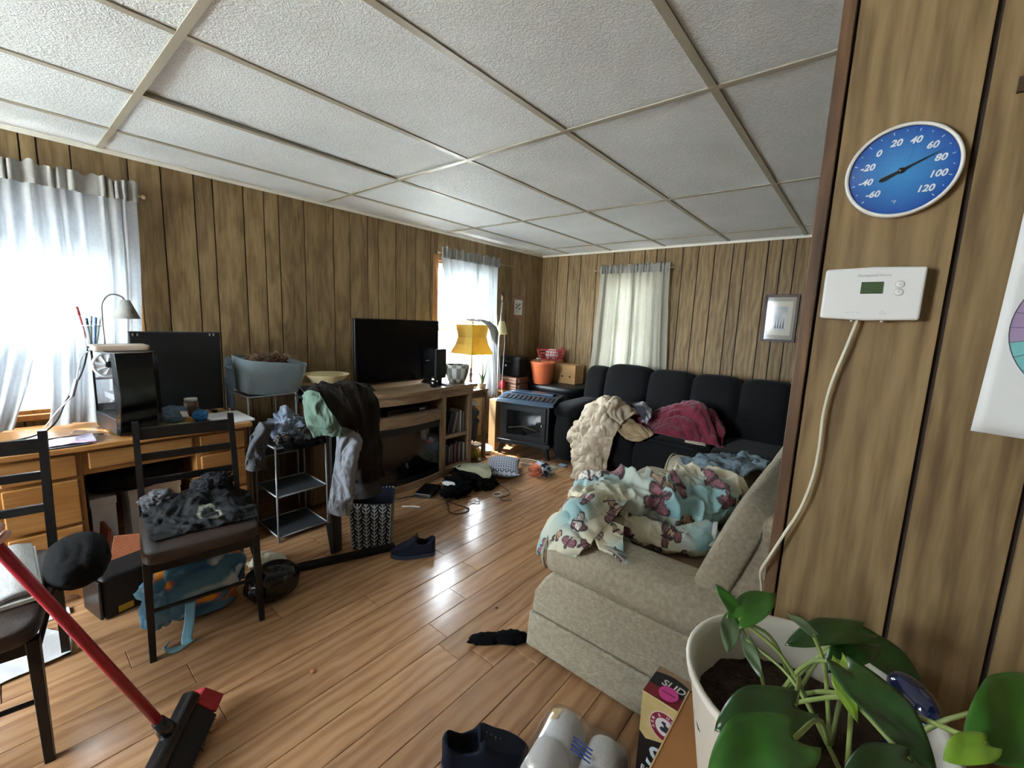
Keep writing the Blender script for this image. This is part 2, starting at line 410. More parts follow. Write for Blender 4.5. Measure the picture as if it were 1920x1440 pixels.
# ---- walls with panelling boards
def holes_boxes(u0, u1, z0, z1, holes):
    """rectangles of [u0,u1]x[z0,z1] minus window holes"""
    cuts = sorted({u0, u1} | {c for h in holes for c in h[:2] if u0 < c < u1})
    out = []
    for a, b in zip(cuts, cuts[1:]):
        hs = [h for h in holes if h[0] <= a+1e-6 and h[1] >= b-1e-6]
        if not hs: out.append((a, b, z0, z1))
        else:
            h = hs[0]
            if h[2] > z0: out.append((a, b, z0, h[2]))
            if h[3] < z1: out.append((a, b, h[3], z1))
    return out
def wall(name, label, axis, pos, inward, u0, u1, holes, grooves, zt=H+.06, thick=.14, g=.005, mat=None, z0=0):
    mb = MB()
    for a, b, c, d in holes_boxes(u0, u1, z0, zt, holes):
        lo, hi = sorted((pos-inward*thick, pos-inward*.007))
        mb.box((lo,a,c),(hi,b,d)) if axis == 'x' else mb.box((a,lo,c),(b,hi,d))
    w_ = struct(name, mb, m_groove); w_['label'] = label
    gs = [u0]+[q for q in grooves if u0 < q < u1]+[u1]
    for a, b in zip(gs, gs[1:]):
        mb = MB(); ch = .002
        for c, d, e, f in holes_boxes(a+g/2, b-g/2, z0, zt, holes):
            lo, hi = sorted((pos-inward*.0069, pos))
            mb.box((lo,c,e),(hi,d,f)) if axis == 'x' else mb.box((c,lo,e),(d,hi,f))
        obj('panel_board', mb, mat or m_panel, w_)
    return w_
gl = [-2.1,-1.9,-1.8,-1.62,-1.5,-1.3,-1.1,-.98,-.82,-.65,-.5,-.35,-.2,-.05,.06,.154,.212,.33,.554,.699,.858,.958,1.129,1.255,1.351,1.528,1.752,1.889,2.049,2.15,2.324,2.443,2.543,2.716,2.80,2.944,3.072,3.238,3.332,3.49,3.69,3.83,3.93,4.09,4.22,4.32]
wall('wall_left', 'left wall of vertical brown wood panelling with two windows', 'x', XL, 1, YN-.14, YB+.14, [W1, W2], gl, g=.007)
gb = [-3.064,-2.909,-2.737,-2.523,-2.313,-2.121,-1.95,-1.821,-1.729,-1.548,-1.397,-1.247,-1.085,-.979,-.795,-.687,-.582,-.42,-.3,-.15,0,.15,.25,.42,.6,.8,.95,1.1,1.3,1.5,1.7,1.9,2.1]
wall('wall_back', 'back wall of vertical brown wood panelling behind the dark sofa', 'y', YB, -1, XL, XR, [W3], gb, g=.010)
wall('wall_near', 'unseen wall with a window behind the photographer, pale for bounce light', 'y', YN, 1, XL, XR, [W4], [XL+.4*i for i in range(1,14)], mat=m_kwall)
wall('wall_right', 'unseen wall on the far right side, pale for bounce light', 'x', XR, -1, YN-.14, YB+.14, [], [YN+.4*i for i in range(1,17)], mat=m_kwall)
PX0, PY = -.082, .95
pw = wall('wall_partition', 'short partition wall of wood panelling that carries the thermometer', 'y', PY, -1, PX0, XR, [], [.0856,.205,.40,.50,.66,.86,.98,1.2,1.4,1.6,1.8,2.0], g=.008, thick=.11)
struct('trim_1', MB().box((-.101, PY-.006, 0), (PX0, PY+.118, H)), m_trimdark, bevel=.002)['label'] = 'dark wood corner trim on the end of the partition'

# ---- ceiling: grid bars, lay-in tiles, wall angle
cl = struct('ceiling', MB().box((XL-.14, YN-.14, H+.07), (XR+.14, YB+.14, H+.12)), m_white)
cl['label'] = 'dropped ceiling of white textured tiles in a metal grid'
AX = [XL,-2.913,-2.353,-1.743,-1.133,-.523,.087,.697,1.307,1.917,XR]
BY = [YN,-.785-1.229,-.785,.444,1.673,2.902,4.131,YB]
for i, a in enumerate(AX[1:-1]):
    for b0, b1 in zip(BY, BY[1:]):
        obj('grid_bar', MB().box((a-.014, b0+.012, H-.003), (a+.014, b1-.012, H+.002)).box((a-.002, b0+.012, H+.002), (a+.002, b1-.012, H+.035)), m_tbar, cl)
for b in BY[1:-1]:
    obj('grid_bar', MB().box((XL, b-.013, H-.004), (XR, b+.013, H+.001)).box((XL, b-.002, H+.001), (XR, b+.002, H+.035)), m_tbar, cl)
for i, (a0, a1) in enumerate(zip(AX, AX[1:])):
    for j, (b0, b1) in enumerate(zip(BY, BY[1:])):
        lx, ly = a1-a0-.006, b1-b0-.006
        t = obj('ceiling_tile', MB().box((-lx/2,-ly/2,0),(lx/2,ly/2,.014)), m_tile, cl)
        t.location = ((a0+a1)/2, (b0+b1)/2, H+.0025)
        if i == 2 and j == 3: t.rotation_euler = (R(-.55), R(.7), 0); t.location.z += .009   # one tile has slipped in its frame
        else: t.rotation_euler = (R(rng.uniform(-.04,.04)), R(rng.uniform(-.1,.1)), 0)
m_angle = M('white_wall_angle', '#dedcd2', .4, var=.03)
struct('trim_2', MB().box((XL, YN, H-.022), (XL+.003, YB, H)).box((XL, YN, H-.003), (XL+.022, YB, H)), m_angle)['label'] = 'white wall angle along the left wall under the ceiling'
struct('trim_3', MB().box((XL, YB-.003, H-.022), (XR, YB, H)).box((XL, YB-.022, H-.003), (XR, YB, H)), m_angle)['label'] = 'white wall angle along the back wall under the ceiling'
m_base = wood('baseboard_wood', '#4f3a26', '#6e5538', '#836b4b', 'y', knots=False)
struct('baseboard_left', MB().box((XL, YN, 0), (XL+.012, YB, .07)), m_base)
struct('baseboard_back', MB().box((XL+.012, YB-.012, 0), (XR, YB, .07)), m_base)

# ---- windows
def window(n, axis, pos, inward, hole, casing, label, cw=.055, sash=True):
    u0,u1,z0,z1 = hole
    def bx(mb, a, b, c, d, p, q):
        lo, hi = sorted((pos+inward*p, pos+inward*q))
        return mb.box((lo,a,c),(hi,b,d)) if axis == 'x' else mb.box((a,lo,c),(b,hi,d))
    fr = MB()
    for a,b,c,d in ((u0,u0+.02,z0,z1),(u1-.02,u1,z0,z1),(u0+.02,u1-.02,z0,z0+.02),(u0+.02,u1-.02,z1-.02,z1)): bx(fr,a,b,c,d,-.125,-.004)
    root = struct('window_%d' % n, fr, casing); root['label'] = label
    for a,b,c,d in ((u0-cw,u0,z0-cw,z1+cw),(u1,u1+cw,z0-cw,z1+cw),(u0,u1,z1,z1+cw)):
        obj('casing', bx(MB(),a,b,c,d,.0005,.014), casing, root, bevel=.003)
    obj('window_sill', bx(MB(),u0-cw,u1+cw,z0-.03,z0,-.02,.035), casing, root, bevel=.003)
    zm = (z0+z1)/2
    for (c,d,p) in ((z0+.02,zm+.015,-.06),(zm-.015,z1-.02,-.085)):
        s_ = MB()
        for a,b,e,f in ((u0+.02,u0+.055,c,d),(u1-.055,u1-.02,c,d),(u0+.055,u1-.055,c,c+.035),(u0+.055,u1-.055,d-.035,d)): bx(s_,a,b,e,f,p-.012,p+.012)
        so = obj('sash', s_, m_white, root)
        obj('pane', bx(MB(),u0+.055,u1-.055,c+.035,d-.035,p-.002,p+.002), m_glass, so)
    return root
window(1, 'x', XL, 1, W1, m_pinez, 'window with honey pine casing behind the desk')
window(2, 'x', XL, 1, W2, m_pinez, 'window with honey pine casing behind the yellow lamp')
window(3, 'y', YB, -1, W3, m_pinez, 'window behind the closed pale curtain over the dark sofa')
window(4, 'y', YN, 1, W4, m_white, 'kitchen window behind the photographer')
m_bounce_ground = M('bounce_ground', '#c4c3bc', .9, col2='#d0cfc8', scale=2)  # unseen ground, toned pale to bounce daylight up to the ceiling
lw = struct('ground', MB().box((-40,-40,-.7),(40,40,-.62)), m_bounce_ground); lw['label'] = 'pale ground outside the windows, toned to bounce daylight'

# ---- curtains
m_cur = sheer('pale_curtain_cotton', '#c9c9c8', .5, .0, '#575c60')
m_curh = sheer('pale_curtain_header', '#b9b8b2', .35, .0, '#3c3d3e')
m_curw = sheer('cream_curtain_cotton', '#cfcbbb', .45, .0, '#40403a')
m_inner = sheer('inner_scalloped_cotton', '#cfcfd0', .5, .05, '#c6c9ce')
m_rod = M('curtain_rod_metal', '#b9a27a', .35, metal=.6)
def panel(root, axis, base, inward, lefts, rights, zs, waves, amp, seed, mat, off=0, nu=70, nv=110, name='fabric', nz=.02, flare=0):
    """hanging cloth between interpolated left and right edges; pleats run down it"""
    lo = catm(np.array(lefts,float)[:,None], nu)[:,0]; ri = catm(np.array(rights,float)[:,None], nu)[:,0]; z = catm(np.array(zs,float)[:,None], nu)[:,0]
    t = np.linspace(0,1,nv); P = np.zeros((nu,nv,3)); r_ = np.random.RandomState(seed); ph = r_.rand(4)*6
    tt = t + .03*np.sin(2*PI*t*2+ph[0])+.02*np.sin(2*PI*5*t+ph[1])
    pl = np.sin(2*PI*waves*tt+ph[2]) + .45*np.sin(2*PI*waves*1.7*tt+ph[3])
    for i in range(nu):
        k = i/(nu-1); g = amp*(.55+.6*k) if name == 'fabric' else amp*(.55+.6*abs(.45-k))
        u = lo[i]+(ri[i]-lo[i])*t; dsp = off + flare*max(0,(k-.72)/.28)**2 + g*(pl*(1-.25*k)+.5*np.sin(2*PI*waves*.45*t+ph[1]+k*1.2)*k)
        zz = z[i] + (nz*k*np.sin(2*PI*waves*.5*t+ph[0]) if nz > 0 else -nz*(1-k)*(np.sin(2*PI*waves*.37*t+ph[0])*.6+np.sin(2*PI*waves*.83*t+ph[1])*.5))
        if axis == 'x': P[i,:,0] = base+inward*dsp; P[i,:,1] = u
        else: P[i,:,0] = u; P[i,:,1] = base+inward*dsp
        P[i,:,2] = zz
    P = P + gnormal(P)*(folds(P*np.array((1,1,.5)), 7, seed)*amp*.7)[...,None]
    return obj(name, MB().grid(P), mat, root, smooth=True, fix=False)
def rod(root, axis, base, a, b, z):
    p, q = ((base,a,z),(base,b,z)) if axis == 'x' else ((a,base,z),(b,base,z))
    o = obj('rod', MB().tube([p,q], .006, 10), m_rod, root, smooth=True)
    for e in (p,q): obj('finial', MB().squad(e,(.011,.011,.011),1,n=8), m_rod, root, smooth=True)
    return o
# window behind the desk
c1 = thing('curtain_pair', 'pair of thin grey white curtains hanging to the desk before the bright window', 'curtain', (XL+.07, 0, .76))
def loc(root, o): o.location = -root.location; return o
loc(c1, panel(c1,'x',XL+.075,1,[.172,.176,.180,.172,.155,.135],[.570,.566,.555,.535,.52,.53],[1.955,1.7,1.4,1.1,.86,.752],6.5,.012,3,m_cur,flare=.06,nz=.004))
loc(c1, panel(c1,'x',XL+.075,1,[-.46,-.46,-.46,-.46,-.46],[.180,.172,.145,.08,.02],[1.955,1.65,1.25,.95,.752],8,.014,5,m_cur,flare=.06,nz=.004))
loc(c1, panel(c1,'x',XL+.072,1,[-.46,-.46],[.572,.572],[2.045,1.945],23,.017,9,m_curh,off=.022,nu=14,nv=260,name='header',nz=-.012))
rod_o = loc(c1, rod(c1,'x',XL+.072,-.5,.60,1.985)); 
for ch in c1.children: ch.location = -c1.location
i1 = thing('inner_curtain', 'scalloped white inner curtain close to the glass behind the desk curtains', 'curtain', (XL-.012, 0, .82))
def scallop(root, z_top, z_bot, n, dirn, seed):
    nu, nv = 24, 160; t = np.linspace(0,1,nv); P = np.zeros((nu,nv,3))
    sc = .065*np.abs(np.sin(PI*n*t+seed))**.7
    for i in range(nu):
        k = i/(nu-1)
        a, b = (z_top, z_bot-sc) if dirn > 0 else (z_top+sc, z_bot)
        P[i,:,2] = a+(b-a)*k; P[i,:,1] = W1[0]+.03+(W1[1]-W1[0]-.06)*t; P[i,:,0] = XL-.022+.009*np.sin(2*PI*n*2*t)
    o = obj('tier', MB().grid(P), m_inner, root, smooth=True, fix=False); o.location = -root.location
scallop(i1, 1.89, 1.69, 6, 1, 0); scallop(i1, 1.16, .84, 6, -1, .5)
# window behind the yellow lamp
c2 = thing('curtain_pair', 'thin white curtains at the bright window, one corner caught on the yellow lampshade', 'curtain', (XL+.07, 3.2, .52))
LA = panel(c2,'x',XL+.07,1,[2.79,2.83,2.90,2.985,3.06,3.09],[3.30,3.30,3.29,3.27,3.25,3.22],[1.975,1.80,1.63,1.47,1.37,1.335],5,.012,11,m_cur)
panel(c2,'x',XL+.075,1,[3.26,3.29,3.31,3.36,3.42,3.46],[3.605,3.61,3.62,3.66,3.70,3.70],[1.975,1.7,1.4,1.1,.8,.50],4,.016,13,m_cur)
panel(c2,'x',XL+.068,1,[2.785,2.785],[3.61,3.61],[2.05,1.955],20,.015,15,m_curh,off=.022,nu=14,nv=240,name='header',nz=-.012)
# corner of the cloth lying over the shade and its drooping flap
cloth('draped_corner', [[(XL+.07,3.07,1.35),(XL+.07,3.16,1.345),(XL+.07,3.25,1.35)],[(-3.13,3.02,1.372),(-3.13,3.12,1.378),(-3.13,3.21,1.37)],[(-3.02,2.98,1.372),(-3.02,3.09,1.378),(-3.02,3.19,1.36)],[(-2.90,3.02,1.36),(-2.885,3.10,1.365),(-2.90,3.2,1.33)],[(-2.86,3.08,1.30),(-2.84,3.14,1.27),(-2.85,3.22,1.24)],[(-2.85,3.13,1.19),(-2.83,3.155,1.15),(-2.84,3.19,1.10)]], m_curh, c2, amp=.02, freq=14, thick=.003, seed=2)
rod(c2,'x',XL+.07,2.76,3.84,1.995)
for ch in c2.children: ch.location = -c2.location
# closed curtain over the sofa
c3 = thing('curtain_pair', 'closed cream curtains with ruffled header behind the dark sofa', 'curtain', (-2.03, YB-.07, .85))
panel(c3,'y',YB-.07,-1,[-2.43,-2.44,-2.455,-2.47,-2.50],[-2.00,-1.995,-1.99,-1.985,-1.98],[1.965,1.7,1.4,1.1,.80],4.5,.018,21,m_curw)
panel(c3,'y',YB-.075,-1,[-2.04,-2.035,-2.03,-2.03,-2.03],[-1.645,-1.635,-1.62,-1.60,-1.58],[1.965,1.7,1.4,1.1,.80],4,.018,23,m_curw)
panel(c3,'y',YB-.066,-1,[-2.43,-2.43],[-1.64,-1.64],[2.035,1.945],20,.016,25,m_curh,off=.022,nu=14,nv=240,name='header',nz=-.012)
rod(c3,'y',YB-.068,-2.51,-1.61,1.985)
for ch in c3.children: ch.location = -c3.location
# ================================================================== desk corner
m_blackwood = M('black_lacquer_wood', '#0e0d0c', .4, var=.2, spec=.35)
m_leather = M('brown_leather', '#2c201b', .4, var=.15, scale=20, bs=160, bst=.15)
m_black = M('black_plastic', '#08080a', .35, var=.2)
m_blackm = M('black_matte', '#09090b', .65, var=.2)
m_blackgl = M('black_gloss', '#050506', .12, var=.1)
m_blackfab = M('black_fabric', '#09090a', .95, bs=300, bst=.3, spec=.2)
m_greyfab = M('charcoal_fabric', '#242528', .95, bs=240, bst=.3, spec=.2)
m_midgrey = M('grey_jersey', '#56585c', .95, bs=240, bst=.3, spec=.2)
m_paper = M('white_paper', '#cfd0d2', .7, var=.04)
m_card = M('cardboard', '#b08a5c', .8, var=.1, scale=12)
m_chrome = M('brushed_metal', '#b9b9b4', .3, metal=.9)
m_whitepl = M('white_plastic', '#d9dad8', .4, var=.03)
m_clear = glass('clear_plastic', (.93,.95,.96,1), .12, .08)

# ---- pedestal desk
DX, DT = -2.685, .745
desk = thing('desk', 'honey pine pedestal desk with drawers below the window', 'desk', (-2.98, .42, 0))
def dk(name, mb, mat, par=None, **k):
    o = obj(name, mb, mat, par or desk, **k)
    if par is None: o.location = -desk.location
    return o
dk('desktop', MB().box((XL+.04,-.09,DT-.026),(DX+.025,.905,DT)), m_pine, bevel=.006)
for (a,b,nm) in ((-.06,.205,'left'),(.635,.885,'right')):
    body = dk('pedestal', MB().box((XL+.06,a,.10),(DX-.012,b,DT-.027)), m_pinez, bevel=.003)
    # plinth with an arched foot
    arch = [(a,0),(a+.045,0),(a+.06,.035),(a+.085,.05),(b-.085,.05),(b-.06,.035),(b-.045,0),(b,0),(b,.115),(a,.115)]
    dk('plinth', MB().prism(arch, DX-.03, DX-.004, 'x'), m_pinez)
    for z0,z1 in ((.605,.705),(.385,.59),(.13,.37)):
        d_ = dk('drawer', MB().box((DX-.012,a+.018,z0),(DX+.006,b-.018,z1)), m_pine, bevel=.006)
dk('centre_drawer', MB().box((DX-.012,.225,.625),(DX+.006,.618,.705)), m_pine, bevel=.006)
dk('apron', MB().box((XL+.10,.205,.60),(DX-.014,.635,DT-.028)), m_pine)
dk('back_panel', MB().box((XL+.06,.205,.12),(XL+.08,.635,.60)), m_pinez)

# ---- ladder-back chairs
def chair(label, loc, rz, w=.40, d=.43, group=None, dh=0):
    """seat front towards local +x"""
    t = thing('dining_chair', label, 'chair', loc, rz, group)
    hx, hy = d/2, w/2
    obj('seat', MB().squad((.005,0,.428),(hx+.01,hy+.005,.032),.28,.22), m_leather, t, smooth=True)
    obj('seat_frame', MB().box((-hx+.02,-hy+.02,.355),(hx-.02,hy-.02,.40)), m_blackwood, t, bevel=.004)
    for s in (-1,1):
        obj('front_leg', MB().add([(hx-.05,s*(hy-.01)-.014,.40),(hx-.012,s*(hy-.01)-.014,.40),(hx-.012,s*(hy-.01)+.014,.40),(hx-.05,s*(hy-.01)+.014,.40),
             (hx-.022,s*(hy-.004)-.011,0),(hx+.006,s*(hy-.004)-.011,0),(hx+.006,s*(hy-.004)+.011,0),(hx-.022,s*(hy-.004)+.011,0)],
             [(0,1,2,3),(7,6,5,4),(0,4,5,1),(1,5,6,2),(2,6,7,3),(3,7,4,0)]), m_blackwood, t, bevel=.003)
        # rear leg runs up as the back post, raked backwards
        pts = [(-hx+.01,0),(-hx+.02,.40),(-hx-.0,.62),(-hx-.055,.90+dh)]
        mb = MB()
        for (xa,za),(xb,zb) in zip(pts,pts[1:]):
            y0, y1 = s*(hy-.012)-.012, s*(hy-.012)+.012
            mb.add([(xa-.014,y0,za),(xa+.014,y0,za),(xa+.014,y1,za),(xa-.014,y1,za),(xb-.014,y0,zb),(xb+.014,y0,zb),(xb+.014,y1,zb),(xb-.014,y1,zb)],
                   [(3,2,1,0),(4,5,6,7),(0,1,5,4),(1,2,6,5),(2,3,7,6),(3,0,4,7)])
        obj('back_post', mb, m_blackwood, t)
        obj('corner_brace', MB().tube([(hx-.10,s*(hy-.025),.365),(hx-.03,s*(hy-.012),.27)], .006, 6), m_black, t)
        obj('side_stretcher', MB().tube([(-hx+.02,s*(hy-.012),.335),(hx-.03,s*(hy-.010),.335)], .008, 8), m_blackwood, t)
    for z, h, x_ in ((.845+dh,.055,-hx-.046),(.735+dh*.8,.032,-hx-.023),(.615+dh*.5,.032,-hx+.001)):
        obj('back_rail' if h > .05 else 'back_slat', MB().box((x_-.009,-hy+.02,z-h/2),(x_+.009,hy-.02,z+h/2)), m_blackwood, t, bevel=.004)
    obj('front_stretcher', MB().tube([(hx-.022,-hy+.012,.20),(hx-.022,hy-.012,.20)], .008, 8), m_blackwood, t)
    return t
ch1 = chair('black ladder-back chair with brown leather seat heaped with dark clothes', (-2.185,.505,0), R(-8.5), w=.385, d=.43, dh=-.035)
ch2 = chair('black ladder-back chair carrying an open book and a black knee shape', (-2.06,-.155,0), R(-9), w=.40, d=.56)

# ---- dark clothes on the chair seat, with a round badge print
def hoodie(u, v):
    base = mixc(L3('#0b0b0d'), L3('#18191b'), vn(np.stack([u*9,v*9,u*0],-1),3))
    r = np.hypot((u-.70)*1.0, (v-.55)*1.25)
    ringm = (np.abs(r-.105) < .014) | ((r < .07) & (np.abs(np.sin(14*u+9*v)) < .35))
    return np.where(ringm[...,None], L3('#6f6e62'), base)
hd = thing('hooded_top', 'crumpled black hooded top with a round badge on the leather chair seat', 'clothing', (-2.2,.53,.462))
o = cloth('fabric', [[(-2.37,.375,.475),(-2.375,.46,.50),(-2.365,.58,.535),(-2.335,.67,.50)],[(-2.30,.34,.49),(-2.31,.45,.525),(-2.30,.58,.545),(-2.28,.715,.50)],
    [(-2.20,.33,.48),(-2.20,.44,.515),(-2.19,.57,.53),(-2.17,.715,.49)],[(-2.11,.325,.468),(-2.10,.44,.485),(-2.08,.58,.49),(-2.07,.70,.475)],[(-2.06,.335,.462),(-2.05,.44,.463),(-2.02,.575,.463),(-2.01,.69,.462)]],
    PRINT('printed_black_jersey', .85), hd, amp=.038, freq=11, seed=31, thick=.006, zmin=.464, colf=hoodie, amp2=.012, nu=90, nv=90); o.location = -hd.location
g2 = thing('grey_garment', 'small grey garment bunched against the chair back posts', 'clothing', (-2.33,.40,.47))
o = lump('fabric', (-2.325,.405,.53), (.05,.075,.05), m_midgrey, g2, amp=.6, freq=2, seed=4, zmin=.466, amp2=.25); o.location = -g2.location
g3 = thing('trouser_bundle', 'bundled charcoal trousers behind the hooded top on the chair', 'clothing', (-2.33,.62,.47))
o = lump('fabric', (-2.285,.60,.572), (.06,.085,.048), m_greyfab, g3, amp=.5, freq=2, seed=8, zmin=.468, amp2=.25); o.location = -g3.location

# ---- open book and a seated reader's black knee, built as a loose lump, on the other chair
bk = thing('open_book', 'open book with grey printed pages lying on the chair seat', 'book', (-2.16,-.06,.50))
def pagecol(u, v):
    return mixc(L3('#8a8a88'), L3('#a6a6a3'), vn(np.stack([u*24,v*60,u*0],-1),3))
for s, nm in ((0,'page_block'),(1,'page_block')):
    y0, y1 = ((-.235,-.075),(-.07,.02))[s]
    o = cloth(nm, [[(-2.30,y0,.484),(-2.30,(y0+y1)/2,.496),(-2.30,y1,.484)],[(-2.09,y0,.482),(-2.09,(y0+y1)/2,.496),(-2.09,y1,.485)],[(-1.90,y0,.482),(-1.90,(y0+y1)/2,.492),(-1.90,y1,.482)]], PRINT('printed_pages', .7, None), bk, nu=24, nv=40, amp=.002, thick=.014, colf=pagecol); o.location = -bk.location
o = obj('cover', MB().box((-2.31,-.245,.461),(-1.89,.028,.473)), m_whitepl, bk); o.location = -bk.location
bg_ = thing('black_bag_or_knee', 'rounded black fabric knee shape on the chair seat beside the open book', 'bag', (-2.06,.07,.462))  # stands in for a seated reader's black knee, not a bag
o = lump('fabric', (-2.05,.118,.487), (.16,.085,.072), m_blackfab, bg_, amp=.10, freq=2, seed=3, zmin=.40, e=.85, rz=R(-6))
for v_ in o.data.vertices:      # the part on the seat lies on it, the rest sags past the edge
    if v_.co.y < .062: v_.co.z = max(v_.co.z, .459)
    v_.co.y = max(v_.co.y, .030)
o.location = -bg_.location
pp = tag(cloth('floor_paper', [[(-2.62,-.20,.004),(-2.60,-.03,.006),(-2.45,.09,.004)],[(-2.45,-.20,.005),(-2.43,-.04,.02),(-2.37,.095,.006)],[(-2.25,-.22,.004),(-2.26,-.05,.008),(-2.27,.085,.02)]], m_paper, amp=.012, freq=9, seed=5, thick=.0015, zmin=.002, nu=50, nv=50), 'crumpled white plastic sheet on the floor under the chair with the book', 'sheet')

# ---- computer tower
tw = thing('computer_tower', 'black computer tower with open side showing a white fan', 'computer', (-2.715,.343,DT), R(186.4))
# local: +x to the back of the case, +y towards -y side? keep simple: local x = depth (back), local -y = width
W_, D_, T_ = .183, .352, .41
m_case = M('case_black_steel', '#0e0f12', .4, metal=.3)
obj('front_panel', MB().add([(0,0,.008),(.035,0,.008),(.035,-W_,.008),(0,-W_+.03,.008),(-.022,-.012,.20),(.035,0,.20),(.035,-W_,.20),(-.008,-W_+.03,.20),(-.012,-.004,T_),(.035,0,T_),(.035,-W_,T_),(0,-W_+.03,T_)],
    [(3,2,1,0),(0,1,5,4),(1,2,6,5),(2,3,7,6),(3,0,4,7),(4,5,9,8),(5,6,10,9),(6,7,11,10),(7,4,8,11),(8,9,10,11)]), m_blackgl, tw, bevel=.004)
obj('case_top', MB().box((.036,-W_,T_-.012),(D_,0,T_)), m_case, tw, bevel=.003)
obj('case_base', MB().box((.036,-W_,.008),(D_,0,.085)), m_case, tw, bevel=.002)
obj('side_panel', MB().box((.036,-W_,.086),(D_,-W_+.003,T_-.013)), m_case, tw)
obj('rear_panel', MB().box((D_-.004,-W_+.004,.086),(D_,-W_+.045,T_-.013)).box((D_-.004,-W_+.045,.086),(D_,0,.12)).box((D_-.004,-W_+.045,.245),(D_,0,.258)).box((D_-.004,-.006,.12),(D_,0,T_-.013)), M('case_silver', '#9a9aa0', .4, metal=.6), tw)
obj('corner_pillar', MB().box((D_-.012,-.008,.086),(D_-.005,0,T_-.013)), m_case, tw)
mbf = MB().box((D_-.032,-W_+.03,.26),(D_-.006,-W_+.031,.262))
fan = obj('fan_frame', MB().tube([(D_-.028,-.062+.062*math.cos(t),.325+.062*math.sin(t)) for t in [2*PI*i/24 for i in range(25)]], .007, 6), m_whitepl, tw, smooth=True)
for i in range(9):
    a = 2*PI*i/9
    pts = [(D_-.03,-.062+.016*math.cos(a),.325+.016*math.sin(a)),(D_-.024,-.062+.056*math.cos(a+.35),.325+.056*math.sin(a+.35)),(D_-.034,-.062+.056*math.cos(a+.85),.325+.056*math.sin(a+.85)),(D_-.036,-.062+.016*math.cos(a+.6),.325+.016*math.sin(a+.6))]
    obj('fan_blade', MB().add(pts,[(0,1,2,3)]), m_whitepl, fan, solid=.0015)
obj('fan_hub', MB().lathe([(.018,-.012),(.018,.004),(.012,.008)],16,mat=Matrix.Translation((D_-.03,-.062,.325))@Matrix.Rotation(R(-90),4,'Y')), m_black, fan, smooth=True)
mbb = obj('motherboard', MB().box((.06,-W_+.004,.10),(D_-.04,-W_+.008,.38)), M('circuit_board', '#20242c', .5), tw)
obj('graphics_card', MB().box((.10,-W_+.012,.155),(D_-.02,-.035,.185)), M('card_silver', '#9da0a8', .35, metal=.5), tw, bevel=.003)
obj('heatsink', MB().box((.15,-W_+.012,.215),(.23,-.06,.305)), m_whitepl, tw, bevel=.003)
for i in range(4): obj('memory_stick', MB().box((.245+.013*i,-W_+.009,.20),(.250+.013*i,-.14,.34)), m_chrome, tw)
# ---- flat black panel behind the tower
mp = thing('flat_screen', 'large black flat screen standing on the desk against the panelled wall', 'screen', (-3.135,.685,DT))
obj('housing', MB().box((-.014,-.215,.012),(.012,.215,.492)), m_blackm, mp, bevel=.004)
obj('bezel_edge', MB().box((-.016,-.217,.488),(.014,.217,.494)), M('dark_edge_metal', '#3a3b3e', .5), mp)
for y in (-.20,-.18,.16,.18): obj('bracket', MB().box((.0125,y-.004,.470),(.016,y+.004,.484)), m_chrome, mp)
for s in (-1,1): obj('foot', MB().box((-.025,s*.15-.012,0),(.07,s*.15+.012,.012)), m_black, mp)

# ---- desk lamp on the tower
TZ = DT+T_
dl = thing('desk_lamp', 'small desk lamp with white cone shade and tan base on the computer tower', 'lamp', (-2.93,.40,TZ))
m_tan = M('tan_base', '#a89684', .5); m_shade = sheer('white_glass_shade', '#c6c8c0', .45, 0, '#6f706a')
obj('base', MB().squad((.02,0,.014),(.075,.105,.014),.15,.12), m_tan, dl, smooth=True)
arch = [(-.02,-.05,.02),(-.02,-.052,.12),(-.02,-.05,.20),(-.02,-.045,.235),(-.02,-.025,.268),(-.02,.0,.278),(-.02,.025,.270),(-.02,.04,.252)]
obj('gooseneck', MB().tube([tuple(p) for p in catm(arch,24)], .0045, 8), m_chrome, dl, smooth=True)
obj('shade', MB().lathe([(.012,.25),(.018,.252),(.055,.158),(.053,.158),(.014,.248)],24,c=(-.02,.042,0),cap=False), m_shade, dl, smooth=True)
obj('bulb', MB().squad((-.02,.042,.185),(.017,.017,.024),1,n=10), m_whitepl, dl, smooth=True)
sw = obj('cord', MB().tube([tuple(p) for p in catm([(-.08,-.06,.01),(-.02,-.13,-.02),(.02,-.155,-.08),(.03,-.17,-.15),(.05,-.19,-.21),(.02,-.24,-.28),(-.05,-.28,-.36),(-.12,-.30,-.405)],30)], .003, 6), m_whitepl, dl, smooth=True)
obj('inline_switch', MB().bar((.03,-.168,-.135),(.052,-.192,-.215),.016,.014), M('grey_switch', '#8d8a90', .5), sw, bevel=.004)

